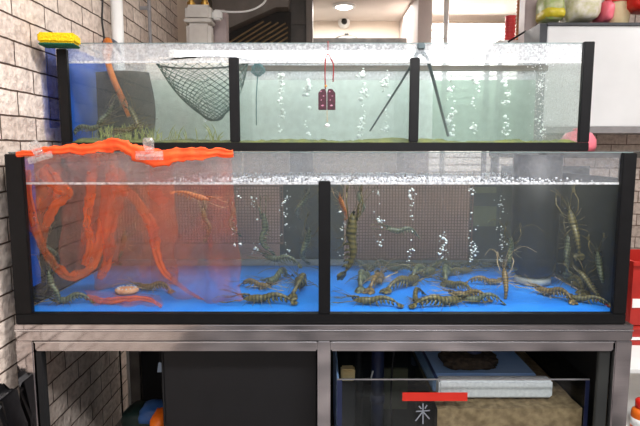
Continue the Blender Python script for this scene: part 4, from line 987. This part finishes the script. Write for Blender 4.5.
# ------------------------------------------------------------------ sump tank under the stand
QF, QB = 1.66, 2.22
qx0, qx1 = P(337, 400, QF).x, P(588, 400, QF).x; qt = P(400, 378.5, QF).z; qb = .2205
t = thing('sump_tank', 'glass sump tank with a red strip under the right half of the stand', 'fish tank', (qx0, QF, qb)); O = t.location.copy()
ub('front_pane', qx0, qx1, QF, QF + .006, qb, qt, M['glass'])
ub('back_pane', qx0, qx1, QB - .006, QB, qb, qt, M['glass'])
ub('side_pane', qx0, qx0 + .006, QF + .0065, QB - .0065, qb, qt, M['bluefoam'])
ub('side_pane', qx1 - .006, qx1, QF + .0065, QB - .0065, qb, qt, M['glass'])
ub('front_rim', qx0, qx1, QF - .0035, QF - .0005, qt - .004, qt, M['trimgrey'])
ub('corner_seal', qx0, qx0 + .016, QF - .004, QF - .0005, qb, qt - .0045, M['navy'])
ub('corner_seal', qx1 - .012, qx1, QF - .004, QF - .0005, qb, qt - .0045, M['navy'])
dx = P(437, 385, QF).x
ub('divider', dx - .003, dx + .003, QF + .007, QB - .007, qb + .001, qt - .007, M['glass'])
ub('divider_edge', dx - .004, dx + .004, QF + .007, QB - .007, qt - .0065, qt - .0005, M['navy'])
ub('bottom_pane', qx0 + .007, qx1 - .007, QF + .0065, QB - .0065, qb, qb + .006, M['darkpane'])
l, r = P(402.3, 401, QF - .005), P(467.6, 392.5, QF - .005)
ub('red_strip', l.x, r.x, QF - .0052, QF - .0042, l.z, r.z, M['redtape'])
# handwritten character under the strip
bm = bmesh.new()
def stroke(x0, y0, x1, y1, wd=.0022): 
    a_, b_ = P(x0, y0, QF - .003) - O, P(x1, y1, QF - .003) - O
    tube(bm, [a_, b_], wd, 4, flat=(1, .2), up=(0, 1, 0))
for s in ((423, 403.5, 423, 424), (419, 406, 421.5, 409), (427, 405, 425, 408.5), (416, 411.5, 430, 410.5), (422.5, 412, 415.5, 421), (423.5, 412, 429.5, 419)): stroke(*s)
obj('painted_character', bm, M['whitemark'], t)
l = P(350, 425, QF)
w = obj('water', bx(qx0 + .0075, dx - .005, QF + .0075, QB - .0075, qb + .007, qt - .05), M['water_su']); tag(w, 'dark water in the left chamber of the sump tank', 'water', kind='stuff')
# pumps and pipes in left chamber
def cyl(nm, lab, cat, px, py_top, Y, r, m, zb, extra=None):
    p = P(px, py_top, Y); t = thing(nm, lab, cat, (p.x, Y, zb)); bm = bmesh.new(); tube(bm, [(0, 0, 0), (0, 0, (p.z - zb) / 2), (0, 0, p.z - zb)], r, 16); obj('tube', bm, M[m], t, True)
    bm = bmesh.new(); tube(bm, [(0, 0, (p.z - zb) * .35), (0, 0, (p.z - zb) * .35 + .03)], r * 1.2, 16); obj('collar', bm, M[m], t, True); return t
zb = qb + .0065
cyl('drain_pipe', 'thick navy pipe dropping into the left chamber of the sump', 'pipe', 378, 350, 1.95, .024, 'navy', zb)
cyl('black_pipe', 'black pipe left of the navy pipe in the sump', 'pipe', 359, 350, 2.0, .016, 'black', zb)
bm = bmesh.new(); tube(bm, cr([tuple(P(394, 351, 1.9)), tuple(P(392, 372, 1.9)), tuple(P(391, 400, 1.9)), tuple(P(392, 440, 1.9))], 4), .004, 6); tag(obj('pump_cable', bm, M['cable'], None, True), 'thin black pump cable right of the navy pipe in the sump', 'cable')
bm = bmesh.new(); tube(bm, [tuple(P(371, 378, 1.88)), tuple(P(373, 371, 1.88))], .003, 6); tag(obj('white_rod', bm, M['white'], None, True), 'short white rod left of the navy pipe in the sump', 'rod')
l, r = P(341, 381.5, 1.80), P(355, 369.5, 1.80)
t = thing('pump_box', 'small cream box at the left end inside the sump', 'box', ((l.x + r.x) / 2, 1.82, l.z))
hw = (r.x - l.x) / 2; obj('case', bx(-hw, hw, -.02, .02, 0, r.z - l.z, bev=.005), M['beige'], t); 
for k in range(3): obj('rib', bx(-hw * .8, hw * .8, -.023, -.0205, (r.z - l.z) * (.2 + .25 * k), (r.z - l.z) * (.2 + .25 * k) + .004), M['beige'], t)
tag(obj('pump_support', bx(l.x, r.x, 1.80, 1.84, zb, l.z - .0005), M['soot']), 'dark block carrying the cream box in the sump', 'block')
l, r = P(384, 392, 2.1), P(408, 369, 2.1); tag(obj('olive_board', bx(l.x, r.x, 2.1, 2.115, zb, r.z), M['stone']), 'olive grey board at the back of the sump behind the cable', 'board')
# right chamber: rubble, foam block, blue board, filter wool
z_f0 = P(490, 397.5, QF + .06).z; z_f1 = P(490, 380.5, QF + .06).z
fx0, fx1 = P(439, 390, QF + .06).x, P(553, 390, QF + .06).x
bm = bmesh.new()
gx, gy = 60, 14
gv = {}
for i in range(gx + 1):
    for j in range(gy + 1):
        x = dx + .006 + (qx1 - .012 - dx - .006) * i / gx; y = QF + .009 + (QB - QF - .02) * j / gy
        gv[i, j] = bm.verts.new((x, y, z_f0 - .014 + .006 * noise.noise(Vector((x * 60, y * 60, 0)))))
for i in range(gx):
    for j in range(gy): bm.faces.new((gv[i, j], gv[i + 1, j], gv[i + 1, j + 1], gv[i, j + 1]))
bot = {}
for i in range(gx):
    a_, b_ = gv[i, 0], gv[i + 1, 0]
    v1 = bm.verts.new((a_.co.x, a_.co.y, zb)) if i == 0 else last
    last = bm.verts.new((b_.co.x, b_.co.y, zb)); bm.faces.new((a_, v1, last, b_))
for k in range(420):
    x = random.uniform(dx + .014, qx1 - .018); z = random.uniform(.36, z_f0 - .016); ball(bm, (x, QF + .016 + random.uniform(0, .004), z), random.uniform(.004, .008), 1, (1, .7, random.uniform(.5, 1)), .0012)
tag(obj('coral_rubble', bm, M['coral']), 'tan coral rubble filling the right chamber of the sump', 'rubble', kind='stuff')
t = thing('foam_block', 'white foam slab lying on the coral rubble in the sump', 'foam block', ((fx0 + fx1) / 2, QF + .06, z_f0 - .003)); hw = (fx1 - fx0) / 2
obj('slab', bx(-hw, hw, 0, .05, 0, z_f1 - z_f0, bev=.006), M['whitefoam'], t)
Y = QF + .33
l, r = P(428, 400, Y), P(532, 345, Y)
t = thing('blue_tray', 'blue tray behind the white foam slab in the sump, holding brown filter wool', 'tray', (dx + .012, QF + .116, z_f0 - .007)); tw = fx1 - .035 - dx - .012; th = z_f1 - z_f0 + .006
obj('base', bx(0, tw, 0, .42, 0, th, bev=.004), M['bluefoam'], t)
obj('rear_wall', bx(0, tw, .421, .435, 0, th + .12, bev=.004), M['bluefoam'], t)
z_tr = z_f0 - .007 + th
c = P(468, 372, QF + .2)
bm = blob((c.x, QF + .2, z_tr + .02), (.19, .12, .05), 4, 4, .5, 3.5); tag(obj('filter_wool', bm, M['brush'], None, True), 'dark brown tangle of filter wool behind the white foam slab', 'filter wool')
cyl('inlet_pipe', 'dark pipe standing in the filter wool before the blue board', 'pipe', 474, 348, QF + .21, .022, 'navy', z_tr)
# ------------------------------------------------------------------ right edge: red crates, canister
Y = 2.0
l, r = P(629, 312, Y), P(700, 262, Y)
for (py1, py0, lab) in ((345, 326, 'red plastic crate at the right edge, bottom of the two'), (325, 262, 'tall red plastic crate at the right edge above the lower one')):
    l, r = P(629.5, py1, Y), P(690, py0, Y); t = thing('plastic_crate', lab, 'crate', (l.x, Y, l.z)); wd, h = r.x - l.x, r.z - l.z
    bm = bmesh.new(); box(bm, 0, wd, 0, .012, 0, h); box(bm, 0, wd, .25, .262, 0, h); box(bm, 0, .012, .0125, .2495, 0, h); box(bm, wd - .012, wd, .0125, .2495, 0, h); box(bm, .0125, wd - .0125, .0125, .2495, 0, .01); obj('shell', bm, M['redcrate'], t)
    obj('rim', bx(-.005, wd + .005, -.008, -.0005, h - .016, h - .001, bev=.002), M['redcrate'], t)
    obj('label_strip', bx(.004, wd - .02, -.003, -.0005, h * .28, h * .42), M['white'], t)
l = P(629.5, 345.2, Y)
t = thing('low_shelf', 'white shelf at the right edge under the red crates', 'shelf', (1.03, 1.75, 0))
obj('board', bx(0, .5, .03, .55, l.z - .02, l.z - .0005, bev=.003), M['white'], t); zlo = P(640, 432, 1.78).z
obj('board', bx(0, .5, .0, .55, zlo - .02, zlo, bev=.003), M['white'], t)
for xx, yy in ((0.46, .05), (.46, .5), (.06, .5)): obj('leg', bx(xx, xx + .03, yy, yy + .03, 0, l.z - .021), M['trimgrey'], t)
c = P(640, 432, 1.80)
t = thing('gas_canister', 'orange gas canister with red cap at the lower right corner', 'canister', (c.x, 1.80, zlo + .0005)); h = P(640, 399, 1.8).z - zlo
bm = bmesh.new(); lathe(bm, [(.028, 0), (.033, .006), (.033, h * .55), (.03, h * .64), (.022, h * .70)], 20); obj('can', bm, M['orangeplastic'], t, True)
bm = bmesh.new(); lathe(bm, [(.0335, h * .15), (.0335, h * .4)], 20); obj('label_band', bm, M['white'], t, True)
bm = bmesh.new(); lathe(bm, [(.020, h * .705), (.022, h * .72), (.022, h * .95), (.016, h)], 18); obj('cap', bm, M['redplastic'], t, True)

# ------------------------------------------------------------------ lights
def area(name, loc, rot, size, sizey, power, col=(1, 1, 1)):
    d = bpy.data.lights.new(name, 'AREA'); d.shape = 'RECTANGLE'; d.size = size; d.size_y = sizey; d.energy = power; d.color = col
    o = bpy.data.objects.new(name, d); COL.objects.link(o); o.location = loc; o.rotation_euler = rot; return o
area('ceiling_tube_light', (.6, 1.15, CEIL - .03), (0, 0, 0), 1.6, .3, 44, (1, .97, .95))
area('front_fill_light', (.7, -.35, CEIL - .05), (.25, 0, 0), 2.0, .3, 42, (1, .97, .96))  # added fill, throws light under the upper tank onto the rear boards
area('kitchen_light', (.3, 4.95, CEIL - .03), (0, 0, 0), 1.2, .4, 20, (1, .97, .92))
area('back_door_light', (1.25, 4.85, CEIL - .03), (0, 0, 0), .8, .3, 34, (1, .98, .95))
area('right_light', (2.2, 2.6, CEIL - .03), (0, 0, 0), .5, .5, 7, (1, .97, .94))
area('street_daylight', (.3, -2.4, 2.0), (PI / 2 - .1, 0, 0), 3.5, 2.2, 12, (.94, .97, 1))
wd = bpy.data.worlds.new('world'); SC.world = wd; wd.use_nodes = True
bg = wd.node_tree.nodes['Background']; bg.inputs[0].default_value = (.82, .86, .92, 1); bg.inputs[1].default_value = .16
SC.view_settings.view_transform = 'Standard'; SC.view_settings.look = 'None'; SC.view_settings.gamma = 1; SC.view_settings.exposure = .55
SC.cycles.transparent_max_bounces = 48; SC.cycles.max_bounces = 10; SC.cycles.volume_bounces = 1; SC.cycles.sample_clamp_indirect = 6
SC.cycles.use_denoising = True
